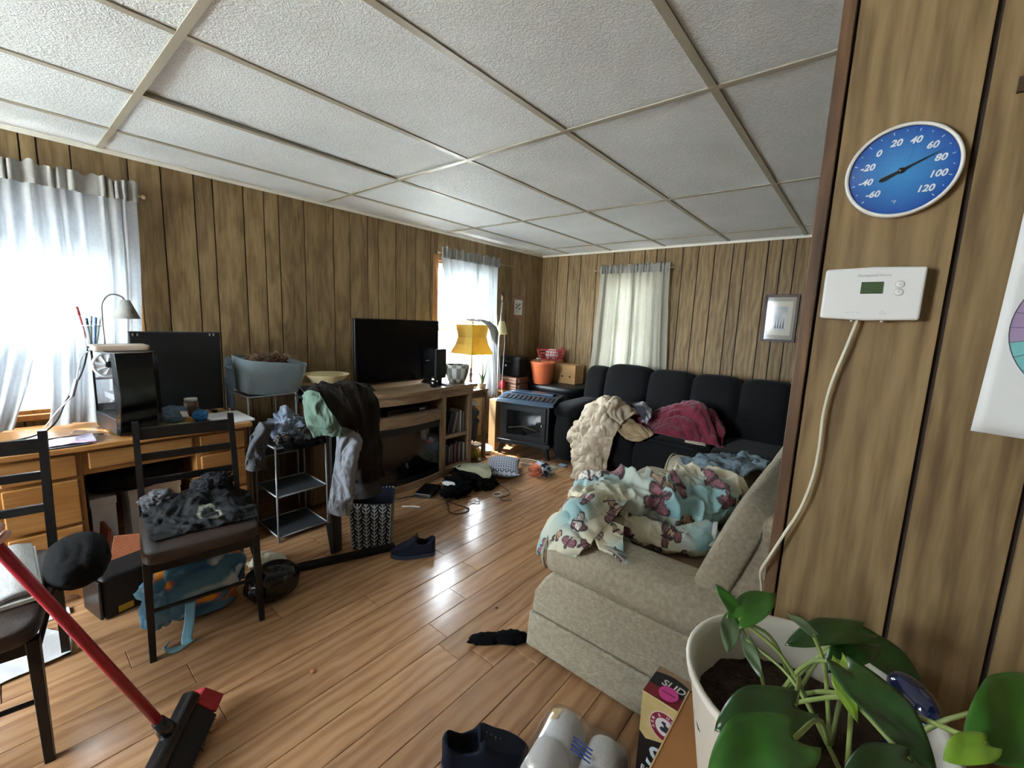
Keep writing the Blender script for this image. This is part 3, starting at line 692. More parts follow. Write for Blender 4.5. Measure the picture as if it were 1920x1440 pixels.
# ---- cup with pens
cup = thing('pen_cup', 'clear plastic cup standing on the back of the computer tower', 'cup', (-3.03,.312,TZ))
obj('cup_body', MB().lathe([(.026,.002),(.040,.118),(.0385,.118),(.0245,.004)],20,cap=False), m_clear, cup, smooth=True)
obj('cup_rim', MB().tube([(.040*math.cos(t),.040*math.sin(t),.118) for t in [2*PI*i/20 for i in range(21)]], .0025, 6), m_whitepl, cup, smooth=True)
obj('cup_base', MB().lathe([(.026,0),(.026,.003)],20), m_clear, cup)
for (dx,dy,tx,ty,h,col,lab) in ((.0,-.012,.01,-.03,.205,'#9c3a3c','red pen leaning in the clear cup'),(.01,.008,.02,.012,.155,'#3a5f9a','blue pen in the clear cup'),(-.01,.012,-.02,.034,.165,'#b9c6bb','pale green marker in the clear cup'),
        (-.012,-.004,-.03,.015,.16,'#7d8d94','grey pencil in the clear cup'),(.012,-.002,.01,-.012,.15,'#2f4a4f','dark teal pen in the clear cup')):
    p = thing('pen', lab, 'pen', (-3.03+dx,.312+dy,TZ+.004), group='pens in the clear cup')
    obj('barrel', MB().tube([(0,0,0),(tx*.8,ty*.8,h*.8)], .0042, 8), M('pen_'+col[1:], col, .35), p, smooth=True)
    obj('cap', MB().tube([(tx*.8,ty*.8,h*.8),(tx,ty,h)], .0052, 8), M('pen_'+col[1:], col, .35), p, smooth=True)

# ---- things on the desk top
cab = tag(obj('power_cable', MB().tube([tuple(p) for p in catm([(-2.86,-.16,.757),(-2.90,.0,.755),(-2.98,.10,.76),(-3.02,.155,.80),(-3.03,.19,.88),(-3.0,.225,.96),(-2.98,.262,1.05),(-3.0,.285,1.13),(-3.03,.295,1.17)],50)], .004, 6), m_black, smooth=True), 'black power cable hanging in front of the desk curtain', 'cable')
cab2 = tag(obj('black_cable', MB().tube([tuple(p) for p in catm([(-2.80,-.085,.750),(-2.84,.03,.750),(-2.87,.12,.750),(-2.87,.22,.750),(-2.84,.30,.750)],24)], .004, 6), m_black, smooth=True), 'black cable lying along the desk top behind the magazines', 'cable')
mag = thing('magazine', 'pink and lilac magazine lying open on the desk corner', 'magazine', (-2.76,.16,DT))
def magc(u, v):
    c = mixc(L3('#d8cfe0'), L3('#c05a86'), np.clip(2.4*vn(np.stack([u*5,v*5,u*0],-1),2)-1.1,0,1))
    return mixc(c, L3('#6b7fb0'), np.clip(3*vn(np.stack([u*7,v*6,u*0],-1),8)-1.9,0,1))
for k in range(2):
    o = cloth('leaf', [[(-.07,-.062+.02*k,.004+.006*k),(-.07,.08+.02*k,.006+.008*k)],[(.0,-.062+.01*k,.008+.006*k),(0,.08+.02*k,.01+.008*k)],[(.07,-.07,.003+.006*k),(.07,.10,.004+.007*k)]], PRINT('glossy_print', .3, None), mag, nu=30, nv=40, amp=.008, freq=9, seed=k, thick=.002, zmin=.002, colf=magc)
nb = tag(obj('notebook', MB().box((-2.70,.10,DT),(-2.668,.235,DT+.006)).box((-2.845,.10,DT),(-2.70,.235,DT+.003)), M('dark_cover', '#23202c', .5)), 'dark notebook under the magazine on the desk edge', 'notebook')
bx_ = thing('clear_case', 'small clear plastic case lying on the magazine', 'box', (-2.80,.245,DT+.018), R(-12))
obj('tray', MB().box((-.05,-.055,0),(.05,.055,.018)), m_clear, bx_, bevel=.003); obj('lid', MB().box((-.052,-.057,.019),(.052,.057,.026)), m_clear, bx_, bevel=.002)
cap_ = thing('knit_cap', 'grey blue cloth cap with a white tag on the desk', 'cap', (-2.93,.60,DT))
o = lump('crown', (-2.94,.60,.79), (.07,.07,.05), M('blue_grey_cloth', '#5d7388', .85, var=.3, bs=200), cap_, amp=.35, freq=2.2, seed=2, zmin=DT+.001); o.location = -cap_.location
o = cloth('tag', [[(-2.87,.615,.815),(-2.87,.645,.81)],[(-2.862,.625,.78),(-2.858,.655,.777)]], m_paper, cap_, nu=6, nv=6, amp=0, thick=.001); o.location = -cap_.location
yb = thing('yarn_ball', 'bright blue ball of yarn on the desk', 'yarn', (-2.84,.70,DT))
def yarn():
    mb = MB(); r_ = random.Random(3)
    for k in range(16):
        ax = Vector((r_.gauss(0,1),r_.gauss(0,1),r_.gauss(0,1))).normalized(); a = ax.orthogonal().normalized(); b = ax.cross(a)
        mb.tube([((a*math.cos(t)+b*math.sin(t))*.034*(1+.04*math.sin(3*t+k)))[:] for t in [2*PI*i/22 for i in range(23)]], .0036, 5, False)
    return mb
m_yarn = M('blue_yarn', '#2f6fa8', .9, var=.3, scale=60)
obj('strands', yarn(), m_yarn, yb, smooth=True).location = (0,0,.037); obj('core', MB().squad((0,0,.036),(.032,.032,.032),1,n=12), m_yarn, yb, smooth=True)
wb = tag(obj('white_board', MB().box((-2.99,.74,DT),(-2.70,.93,DT+.012)), m_paper, bevel=.002), 'flat white board lying on the right end of the desk', 'board')
jr = thing('glass_jar', 'small jar with a pale lid behind the cap on the desk', 'jar', (-3.05,.71,DT))
obj('jar_body', MB().lathe([(.034,.001),(.036,.01),(.036,.08),(.03,.09)],20), M('amber_contents', '#5a4430', .3), jr, smooth=True); obj('lid', MB().lathe([(.033,.09),(.033,.105),(.03,.107)],20), m_whitepl, jr, smooth=True)
yp = tag(cloth('yellow_paper', [[(-2.87,.56,DT+.003),(-2.87,.65,DT+.004)],[(-2.80,.555,DT+.004),(-2.79,.66,DT+.012)]], M('yellow_green_paper', '#cfd28a', .6), amp=.004, freq=12, thick=.001, nu=20, nv=20, zmin=DT+.001), 'yellow green paper sheet by the blue yarn', 'paper')
bs_ = thing('blue_shirt', 'grey blue shirt hanging between the black screen and the felt basket', 'clothing', (-3.06,.93,.80))
o = cloth('fabric', [[(-3.09,.912,1.08),(-3.07,.924,1.09),(-3.04,.930,1.07)],[(-3.09,.910,.98),(-3.05,.922,.99),(-3.02,.930,.97)],[(-3.09,.910,.87),(-3.05,.922,.87),(-3.02,.930,.86)],[(-3.08,.912,.765),(-3.05,.922,.762),(-3.03,.930,.765)]], M('grey_blue_cloth', '#566470', .9, bs=200), bs_, amp=.016, freq=16, seed=6, thick=.006); o.location = -bs_.location

# ---- under the desk
for k,(y0,y1,z1,x0,lab) in enumerate(((.225,.315,.44,-2.90,'narrow white box beneath the desk beside the left drawers'),(.37,.585,.45,-2.93,'wide white box beneath the desk behind the chair'))):
    b = thing('white_box', lab, 'box', (x0,(y0+y1)/2,0))
    hh = (y1-y0)/2
    obj('carton', MB().box((-.14,-hh,0),(.10,hh,z1-.04)), m_paper, b, bevel=.003); obj('lid', MB().box((-.145,-hh-.004,z1-.04),(.105,hh+.004,z1)), m_paper, b, bevel=.003)
ub = tag(lump('black_bag_or_knee', (-2.90,.42,.512), (.15,.195,.072), m_blackfab, amp=.25, freq=2, seed=5, zmin=.452, e=.6), 'wide black bag lying on the white boxes beneath the desk', 'bag')
tb = thing('terracotta_folder', 'terracotta folder with a relief pattern leaning under the desk', 'folder', (-2.69,.30,0))
m_terra = M('terracotta_paper', '#a8603e', .7, col2='#c07a55', scale=40)
def terr(u, v):
    q = np.abs(np.mod(u*14+np.abs(np.mod(v*9,1)-.5)*2,1)-.5)
    return mixc(L3('#b56f4c'), L3('#8d4c32'), (q < .16).astype(float))
o = cloth('front_cover', [[(-2.665,.235,.02),(-2.655,.42,.02)],[(-2.70,.285,.27),(-2.685,.40,.25)]], PRINT('terracotta_print', .7, None), tb, nu=60, nv=60, amp=.003, thick=.01, colf=terr); o.location = -tb.location
o = obj('spine', MB().add([(-2.755,.222,.005),(-2.68,.232,.005),(-2.71,.275,.30),(-2.775,.255,.33)],[(0,1,2,3)]), M('terracotta_dark', '#7c4128', .7), tb, solid=.012); o.location = -tb.location
sp = thing('black_case', 'black rectangular case with a yellow label under the leather chair', 'case', (-2.43,.20,0), R(12))
obj('case_body', MB().box((-.17,0,.0),(0,.30,.195)), m_blackm, sp, bevel=.02, seg=3); obj('label', MB().box((-.0,.05,.012),(.0015,.105,.042)), M('yellow_label', '#b39a33', .5), sp)
obj('end_cap', MB().box((-.172,-.012,.008),(.002,-.0,.187)), m_black, sp, bevel=.012)

# ---- printed backpack under the chair
def tie(V, P):
    n1 = vn(V*2.3,4); n2 = vn(V*3.1+3,9)
    c = mixc(L3('#5f93ad'), L3('#2f5f86'), n1*1.3)
    c = mixc(c, L3('#c2562a'), np.clip((n2-.56)*9,0,1)); c = mixc(c, L3('#d8942f'), np.clip((n2-.66)*12,0,1))
    return mixc(c, L3('#b7c7cf'), np.clip((vn(V*4,13)-.70)*12,0,1))
bp = thing('printed_backpack', 'blue and orange printed backpack lying beneath the leather chair', 'backpack', (-2.2,.48,0))
o = lump('pack_body', (-2.22,.49,.15), (.11,.19,.15), PRINT('pack_print', .6), bp, amp=.35, freq=2.1, seed=12, zmin=.003, e=.75, colf=tie); o.location = -bp.location
m_strap = M('pale_blue_strap', '#6f9fb0', .8, bs=200)
o = cloth('strap', [[(-2.10,.42,.13),(-2.09,.455,.13)],[(-2.07,.405,.07),(-2.06,.44,.07)],[(-2.04,.385,.012),(-2.03,.42,.012)],[(-1.99,.375,.006),(-1.99,.41,.02)],[(-2.0,.335,.005),(-2.02,.325,.022)],[(-2.05,.33,.006),(-2.06,.35,.02)]], m_strap, bp, nu=60, nv=8, amp=.003, thick=.004); o.location = -bp.location
o = lump('side_pocket', (-2.16,.335,.12), (.04,.06,.09), PRINT('pack_print', .6), bp, amp=.3, freq=2, seed=14, zmin=.004, colf=lambda V,P: mixc(L3('#7ea6bb'), L3('#4f7f9d'), vn(V*3,5)*1.4)); o.location = -bp.location
gb_ = thing('glossy_bag', 'shiny black plastic bag with a knotted neck on the floor by the chair leg', 'bag', (-2.12,.76,0))
o = lump('bag_body', (-2.09,.765,.080), (.10,.125,.09), M('shiny_black_plastic', '#0b0b0c', .16, var=.1), gb_, amp=.14, freq=1.5, seed=6, zmin=.002, e=.9); o.location = -gb_.location
o = cloth('neck', [[(-2.16,.83,.12),(-2.10,.85,.10)],[(-2.17,.885,.075),(-2.13,.89,.06)],[(-2.20,.92,.05),(-2.17,.925,.045)]], M('shiny_black_plastic', '#0b0b0c', .16), gb_, nu=24, nv=20, amp=.02, freq=20, thick=.006); o.location = -gb_.location
cr = tag(cloth('cream_cloth', [[(-2.44,.765,.02),(-2.44,.83,.05),(-2.43,.91,.02)],[(-2.38,.755,.03),(-2.37,.83,.07),(-2.36,.93,.03)],[(-2.33,.765,.004),(-2.32,.84,.02),(-2.31,.92,.004)]], M('cream_cotton', '#b9b39c', .9, bs=200), amp=.03, freq=14, seed=7, thick=.005, zmin=.003), 'crumpled cream cloth on the floor behind the shiny bag', 'cloth')
# small white thing on floor by the desk plinth
tag(obj('phone', MB().box((-2.66,.02,.001),(-2.60,.11,.009)), m_paper, bevel=.003), 'small white card on the floor at the desk plinth', 'card')
# ================================================================== shelves, clothes stand, television
m_tube = M('pale_grey_tube', '#9a9c9e', .4, metal=.3)
m_mesh = M('dark_grey_shelf', '#3c4044', .5, metal=.2)
def rack(label, x0, x1, y0, y1, tiers, top, taper=0):
    t = thing('wire_shelf', label, 'shelf', ((x0+x1)/2,(y0+y1)/2,0)); cx, cy = t.location.x, t.location.y
    hx, hy = (x1-x0)/2, (y1-y0)/2
    for sx in (-1,1):
        for sy in (-1,1): obj('leg', MB().tube([(sx*(hx+taper),sy*(hy+taper),0),(sx*hx,sy*hy,top)], .006, 8), m_tube, t, smooth=True)
    for z in tiers:
        f = MB(); c = [(-hx,-hy),(hx,-hy),(hx,hy),(-hx,hy)]
        for (a,b),(d,e) in zip(c, c[1:]+c[:1]): f.tube([(a,b,z),(d,e,z)], .005, 6)
        sh = obj('shelf_tray', MB().box((-hx,-hy,z-.008),(hx,hy,z-.003)), m_mesh, t)
        obj('shelf_rim', f, m_tube, sh, smooth=True)
    return t
rack('low grey metal shelf rack heaped with clothes beside the desk', -2.89, -2.585, .99, 1.29, (.585,.285,.03), .60, .004)
rack('taller grey metal stand that holds the felt basket by the wall', -3.23, -2.905, .965, 1.255, (.845,.45), .85)

# ---- felt basket with brown contents
fb = thing('felt_basket', 'tilted grey blue felt basket on the metal stand', 'basket', (-3.05,1.132,.852), 0, rot=(R(-6),R(4),R(4)))
m_felt = M('grey_blue_felt', '#7f8d94', .95, bs=180, bst=.4)
def ring(hx, hy, z, e=.35, n=48):
    sg = lambda x,p: math.copysign(abs(x)**p, x)
    return [(hx*sg(math.cos(2*PI*i/n),e), hy*sg(math.sin(2*PI*i/n),e), z) for i in range(n)]
P = np.array([ring(.13,.165,.0),ring(.14,.178,.06),ring(.15,.187,.14),ring(.155,.195,.215),ring(.150,.190,.215),ring(.14,.178,.10),ring(.12,.155,.012)])
obj('basket_wall', MB().grid(P, True), m_felt, fb, smooth=True); obj('basket_base', MB().add(ring(.13,.165,.002),[tuple(range(48))]), m_felt, fb, solid=.004)
br = thing('brown_wool_bundle', 'bundle of brown wool filling the felt basket', 'wool', (-3.05,1.12,.90))
o = lump('wool', (-3.05,1.132,1.04), (.105,.14,.07), M('brown_wool', '#5c4433', .95, var=.4, scale=40, bs=90, bst=.8), br, amp=.3, freq=3, seed=9, amp2=.25); o.location = -br.location
rs = random.Random(8); mb = MB()
for i in range(60):
    a, b = rs.uniform(-.10,.10), rs.uniform(-.13,.13); q = Vector((-3.05+a,1.132+b,1.075)); d = Vector((rs.gauss(0,1),rs.gauss(0,1),.35)).normalized()*rs.uniform(.03,.07)
    mb.tube([q, q+d*.5+Vector((0,0,.012)), q+d], .0022, 4)
o = obj('loose_strands', mb, M('brown_wool_light', '#7a614c', .9), br, kind='stuff'); o.location = -br.location

# ---- cabinet and cream bowl
cb = thing('side_cabinet', 'brown wooden side cabinet between the metal rack and the television unit', 'cabinet', (-3.05,1.475,0))
m_cab = wood('cabinet_wood', '#3b2a1c', '#553f2b', '#6b5238', 'z', knots=False); m_cabt = wood('cabinet_top_wood', '#7d6243', '#9a7d58', '#ad916b', 'y', knots=False)
obj('cabinet_body', MB().box((-.21,-.16,.04),(.20,.16,.83)), m_cab, cb, bevel=.004); obj('cabinet_top', MB().box((-.22,-.17,.83),(.215,.17,.852)), m_cabt, cb, bevel=.004)
obj('cabinet_door', MB().box((.201,-.15,.06),(.213,.15,.81)), m_cab, cb, bevel=.004)
bw = thing('mixing_bowl', 'wide cream bowl with a narrow foot on the side cabinet', 'bowl', (-2.95,1.492,.852))
obj('bowl_wall', MB().lathe([(.055,0),(.06,.008),(.105,.05),(.152,.098),(.156,.102),(.150,.102),(.10,.05),(.05,.012)],36,cap=False), M('cream_ceramic', '#cdbf94', .4), bw, smooth=True)
obj('bowl_foot', MB().lathe([(.055,0),(.055,.004)],28), M('cream_ceramic', '#cdbf94', .4), bw)

# ---- clothes on the low rack
rp = thing('denim_pile', 'crumpled pale blue denim shirt piled on the metal rack', 'clothing', (-2.72,1.12,.59))
o = lump('fabric', (-2.735,1.12,.685), (.125,.115,.10), M('pale_denim', '#7d8898', .95, var=.25, scale=14, bs=200, spec=.2), rp, amp=.75, freq=2.0, seed=21, zmin=.592, amp2=.3, e=.95); o.location = -rp.location
rq = thing('grey_sweatshirt', 'grey sweatshirt with one sleeve hanging off the metal rack', 'clothing', (-2.66,.95,.59))
o = cloth('sleeve', [[(-2.72,.955,.66),(-2.71,.99,.69),(-2.70,1.03,.67)],[(-2.625,.915,.715),(-2.615,.945,.735),(-2.62,.99,.71)],[(-2.59,.868,.68),(-2.565,.905,.69),(-2.57,.955,.67)],[(-2.59,.85,.59),(-2.56,.885,.59),(-2.575,.935,.58)],[(-2.60,.838,.50),(-2.57,.88,.485),(-2.585,.928,.48)]], m_midgrey, rq, amp=.045, freq=13, seed=3, thick=.008, stretch=(1,1,.5), amp2=.012); o.location = -rq.location
o = lump('body', (-2.635,1.185,.64), (.06,.085,.055), m_midgrey, rq, amp=.7, freq=2.2, seed=16, zmin=.592, amp2=.3); o.location = -rq.location
sc = tag(lump('patterned_scarf', (-2.63,1.055,.625), (.035,.05,.032), PRINT('scarf_print', .9), amp=.8, freq=2.5, seed=18, colf=lambda V,P: mixc(L3('#2c2f3a'), L3('#8d8474'), np.clip(vn(V*5,3)*2-.8,0,1))), 'small dark patterned scarf tucked under the denim pile', 'scarf')
dk_ = tag(cloth('dark_cloth', [[(-2.66,1.03,.60),(-2.66,1.15,.60),(-2.66,1.27,.60)],[(-2.575,1.03,.60),(-2.57,1.15,.60),(-2.57,1.28,.60)],[(-2.565,1.03,.565),(-2.56,1.15,.56),(-2.56,1.28,.57)]], m_blackfab, amp=.015, freq=14, seed=6, thick=.006), 'thin dark cloth over the front edge of the metal rack', 'cloth')

# ---- black tubular stand draped with clothes
st = thing('clothes_stand', 'black metal stand with a long floor bar and a flat top under draped clothes', 'stand', (-2.20,1.15,0))
m_stand = M('black_stand_metal', '#101113', .45, metal=.3)
obj('post', MB().box((-.014,-.026,.03),(.014,.026,.925)), m_stand, st, bevel=.004)
obj('floor_bar', MB().bar((-.06,-.32,.016),(.17,.275,.016),.05,.030), m_stand, st, bevel=.006)
obj('floor_bar', MB().bar((-.03,0,.016),(-.36,.14,.016),.04,.028), m_stand, st, bevel=.006)
obj('top_board', MB().box((-.15,-.14,.925),(.07,.16,.94)), m_stand, st, bevel=.004)
jk = thing('dark_jacket', 'dark brown jacket draped over the top of the clothes stand', 'jacket', (-2.15,1.2,.96))
m_jkt = M('dark_brown_cloth', '#1b1613', .9, bs=220, spec=.2)
o = cloth('fabric', [[(-2.36,1.02,.90),(-2.36,1.17,.93),(-2.36,1.33,.90)],[(-2.30,1.0,.97),(-2.31,1.17,.985),(-2.30,1.33,.975)],[(-2.13,1.0,.985),(-2.12,1.16,1.0),(-2.12,1.315,.985)],[(-2.07,1.045,.90),(-2.055,1.19,.92),(-2.07,1.335,.90)],[(-2.06,1.10,.76),(-2.045,1.215,.77),(-2.065,1.335,.76)],[(-2.06,1.16,.60),(-2.045,1.26,.61),(-2.065,1.365,.60)],[(-2.075,1.20,.46),(-2.06,1.29,.45),(-2.08,1.38,.46)]], m_jkt, jk, amp=.04, freq=9, seed=4, thick=.008, stretch=(1,1,.5), amp2=.012, nu=100, nv=70); o.location = -jk.location
gs = thing('green_shirt', 'sage green shirt under the dark jacket on the clothes stand', 'shirt', (-2.12,1.03,.96))
o = cloth('fabric', [[(-2.20,.985,.955),(-2.14,.995,.99),(-2.09,1.02,.985)],[(-2.13,.955,.92),(-2.07,.985,.925),(-2.045,1.04,.91)],[(-2.11,.965,.84),(-2.045,1.01,.84),(-2.03,1.085,.83)],[(-2.11,1.0,.76),(-2.04,1.06,.765),(-2.03,1.13,.745)]], M('sage_green_jersey', '#5d7164', .95, bs=220, spec=.2), gs, amp=.04, freq=13, seed=6, thick=.006, stretch=(1,1,.5), amp2=.01); o.location = -gs.location
gt = thing('grey_sweatpants', 'grey sweatpants whose long leg hangs from the clothes stand', 'trousers', (-2.06,1.13,.78))
m_sweat = M('grey_sweat_jersey', '#74777d', .95, bs=240, var=.1, spec=.2)
o = cloth('hanging_leg', [[(-2.10,1.11,.82),(-2.085,1.155,.83),(-2.09,1.20,.82)],[(-2.05,1.085,.70),(-2.0,1.145,.705),(-2.03,1.21,.69)],[(-2.05,1.065,.58),(-1.995,1.13,.58),(-2.035,1.19,.58)],[(-2.055,1.045,.45),(-2.0,1.11,.45),(-2.04,1.175,.44)],[(-2.07,1.035,.345),(-2.02,1.10,.33),(-2.06,1.165,.315)]], m_sweat, gt, amp=.035, freq=15, seed=9, thick=.008, stretch=(1,1,.5), nu=120, nv=70, amp2=.01); o.location = -gt.location
o = cloth('lining', [[(-2.105,1.21,.66),(-2.10,1.26,.65),(-2.105,1.31,.62)],[(-2.10,1.20,.52),(-2.09,1.26,.52),(-2.10,1.335,.50)],[(-2.085,1.195,.44),(-2.07,1.26,.44),(-2.09,1.355,.42)],[(-2.075,1.20,.365),(-2.06,1.27,.36),(-2.08,1.365,.355)]], M('shaded_sweat_grey', '#3a393a', .95, bs=220, spec=.2), jk, amp=.025, freq=9, seed=19, thick=.008); o.location = -jk.location  # not a real lining: shaded copy of the grey sweatpants jersey, hung under the jacket

# ---- patterned fabric bin
def fern(u, v):
    """white fern leaves on black; u up, v around"""
    cu, cv = np.mod(v*20,1)-.5, u*4.0 + (np.floor(v*20)%2)*.5
    a = np.abs(cu); stem = a < .05
    br_ = np.abs(np.mod(cv*3.0 - a*2.0,1)-.5) < .22
    lobes = (a < .46*np.sqrt(np.clip(1-(2*np.mod(cv,1)-1)**2*.8,0,1)))
    w_ = (stem | (br_ & lobes))
    return np.where(w_[...,None], L3('#9a9e9e'), L3('#0c0c10'))
def eq_ring(h, z, n, e=.25):
    d = np.array(ring(h,h,z,e,4000)); L_ = np.concatenate([[0],np.cumsum(np.linalg.norm(np.roll(d,-1,0)-d,axis=1))]); d2 = np.concatenate([d,d[:1]])
    q = np.linspace(0,L_[-1],n,endpoint=False); return np.stack([np.interp(q,L_,d2[:,k]) for k in range(3)],-1)
hb = thing('fabric_bin', 'square fabric bin with white fern print and navy lining on the floor', 'basket', (-2.22,1.397,0), R(51))
nn = 480; nu_ = 150
zz = np.linspace(0,.285,nu_); P = np.array([eq_ring(.115+.012*(z/.285), z, nn) for z in zz])
P[-1,:,2] += .012*np.sin(np.linspace(0,4*PI,nn)); me = mesh('fern_wall', MB().grid(P, True), True)
vv_ = np.linspace(0,1,nn,endpoint=False)
u, v = np.meshgrid(np.linspace(0,1,nu_), vv_, indexing='ij'); setprint(me, fern(u, v))
obj('outer_wall', me, PRINT('fern_print', .8), hb)
m_navy = M('navy_lining', '#0a0f24', .95, bs=220)
P2 = np.array([ring(.124,.124,.287,.25,64),ring(.119,.119,.27,.25,64),ring(.11,.11,.1,.25,64),ring(.10,.10,.012,.25,64)])
obj('lining', MB().grid(P2, True), m_navy, hb, smooth=True); obj('bin_base', MB().add(ring(.115,.115,.004,.25,64),[tuple(range(64))]), m_navy, hb, solid=.006)

# ---- trainers: low shoe built as one sole and an open upper
def shoe(label, loc_, rz, L_=.27, col='#20263f', sole='#2a3050', tilt=0):
    t = thing('trainer', label, 'shoe', loc_, rot=(tilt,0,rz))
    def half(k):   # half width of the last, heel k=0 to toe k=1
        w_ = .034+.016*math.sin(PI*min(1,max(0,(k-.15)/.95)))
        if k < .10: w_ *= math.sqrt(max(.02,1-((.10-k)/.10)**2))
        if k > .72: w_ *= math.sqrt(max(.004,1-((k-.72)/.28)**2))
        return w_
    ks = np.linspace(0,1,44); P = np.zeros((44,25,3))
    for i, k in enumerate(ks):
        w_ = half(k); top = np.interp(k,[0,.06,.22,.36,.46,.6,.8,1],[.100,.104,.078,.084,.104,.078,.056,.034])
        dip = np.interp(k,[0,.05,.07,.36,.42,.45],[0,0,1,1,.6,0])
        for j in range(25):
            q = -1+2*j/24; x_ = (k-.5)*L_
            if abs(q) > .55:      # side walls
                a = (1-abs(q))/.45; yy = math.copysign(w_*(1.05-.22*a**1.6), q); zz = .018+(top-.018)*a**.8 if dip > 0 else .018+(top-.018)*math.sin(a*PI/2*.82)**.9
            else:
                b = abs(q)/.55
                if dip > 0: yy = math.copysign(w_*(.83*b**.7), q) if q else 0; zz = top*(1-dip)+dip*(.030+(top-.030)*max(0,(b-.62)/.38)**.7)
                else: yy = math.copysign(w_*.83*b, q) if q else 0; zz = .018+(top-.018)*(math.sin(PI/2*.82)**.9+(1-math.sin(PI/2*.82)**.9)*math.cos(b*PI/2))
            P[i,j] = (x_, yy, zz)
    m_up = M('shoe_'+col[1:], col, .85, bs=200, spec=.25)
    obj('upper', MB().grid(P), m_up, t, smooth=True, solid=.004)
    so_ = [((k-.5)*L_*1.03, half(k)*1.12+.002) for k in ks]; poly = so_ + [(x,-y) for x,y in reversed(so_)]
    obj('sole', MB().prism(poly, 0, .022, 'z'), M('sole_'+sole[1:], sole, .6), t, bevel=.004)
    for i in range(4):
        k = .48+.055*i; x_ = (k-.5)*L_; z_ = float(np.interp(k,[.46,.6,.8],[.104,.078,.056]))
        obj('lace', MB().tube([(x_,-.024,z_-.012),(x_+.004,0,z_+.003),(x_+.008,.024,z_-.012)], .0028, 5), m_black, t)
    obj('tongue', MB().squad((-.02,0,.108),(.007,.022,.020),.6,n=8), m_up, t, smooth=True)
    return t
shoe('navy trainer lying on its sole in front of the television unit', (-1.90,1.46,0), R(232), .25, '#161a2c', '#232c44')
shoe('dark blue trainer on the floor beside the wrapped paper rolls', (-.765,.875,0), R(48), .27, '#0d1424', '#16223f')

# ---- television unit with electric fireplace
m_unit = wood('unit_wood', '#6e5741', '#8d7459', '#a38b6f', 'y', rough=.4, knots=False); m_unitz = wood('unit_wood_upright', '#6e5741', '#8d7459', '#a38b6f', 'z', rough=.4, knots=False)
UX0, UX1, UY0, UY1, UT = -3.26, -2.75, 1.69, 2.775, .80
tu = thing('television_unit', 'wooden television unit with a bowed electric fireplace and side shelves', 'cabinet', (-3.0,2.23,0))
def tv(name, mb, mat, par=None, **k):
    o = obj(name, mb, mat, par or tu, **k)
    if par is None: o.location = -tu.location
    return o
DV = 2.435
def bow(y, d=.05): 
    t = (y-UY0)/(DV-UY0); return UX1 + d*max(0,math.sin(PI*min(1,max(0,t))))
ys = np.linspace(UY0, DV, 21)
tv('top_slab', MB().prism([(UX0,UY0-.03),(UX0,UY1+.035),(UX1+.03,UY1+.035),(UX1+.03,DV)]+[(bow(y)+.03,y) for y in ys[::-1]]+[(UX1+.03,UY0-.03)], UT-.03, UT, 'z'), m_unit, bevel=.004)
tv('cornice', MB().prism([(UX0,UY0),(UX0,UY1),(UX1+.01,UY1),(UX1+.01,DV)]+[(bow(y)+.008,y) for y in ys[::-1]], .705, UT-.031, 'z'), m_unit)
for a, b in ((UY0,UY0+.03),(UY1-.045,UY1),(DV-.022,DV+.022)): tv('upright', MB().box((UX0,a,.03),(UX1,b,.704)), m_unitz, bevel=.003)
tv('back_panel', MB().box((UX0-.008,UY0,.03),(UX0-.001,UY1,.70)), m_cab)
tv('media_shelf', MB().prism([(UX0,UY0+.031),(UX0,DV-.023)]+[(bow(y),y) for y in np.linspace(DV-.023,UY0+.031,21)], .585, .61, 'z'), m_unit)
tv('plinth', MB().prism([(UX0,UY0),(UX0,UY1),(UX1+.008,UY1),(UX1+.008,DV)]+[(bow(y)+.012,y) for y in ys[::-1]], 0, .055, 'z'), m_unit)
tv('shelf', MB().box((UX0,DV+.023,.325),(UX1-.005,UY1-.046,.355)), m_unit, bevel=.003)
tv('shelf', MB().box((UX0,DV+.023,.056),(UX1-.005,UY1-.046,.07)), m_unit)
# bowed firebox: wooden surround and dark glass
def bowed(y0, y1, z0, z1, off, th, nn_=20):
    yy = np.linspace(y0,y1,nn_); return MB().prism([(bow(y)+off-th,y) for y in yy]+[(bow(y)+off,y) for y in yy[::-1]], z0, z1, 'z')
tv('surround', bowed(UY0+.031,DV-.023,.525,.584,0,.02), m_unit); 
tv('surround', bowed(UY0+.031,UY0+.075,.056,.524,0,.02,4), m_unitz); tv('surround', bowed(DV-.06,DV-.023,.056,.524,0,.02,4), m_unitz)
m_fglass = M('smoked_fire_glass', '#0b0b0c', .09, var=.05, spec=.7)
fg = tv('fire_glass', bowed(UY0+.076,DV-.061,.075,.523,-.006,.006), m_fglass)
obj('fire_frame', bowed(UY0+.076,DV-.061,.47,.523,-.002,.004), m_blackm, fg)
obj('fire_frame', bowed(UY0+.076,DV-.061,.06,.10,-.002,.004), m_blackm, fg)
dvd = thing('media_player', 'slim black media player in the slot above the fireplace', 'player', (-2.90,2.08,.611))
obj('player_body', MB().box((-.12,-.19,0),(.12,.19,.04)), m_black, dvd, bevel=.003); obj('front_strip', MB().box((.1205,-.18,.012),(.1215,.18,.03)), m_blackgl, dvd); obj('display', MB().box((.122,.11,.014),(.1225,.165,.028)), m_chrome, dvd)
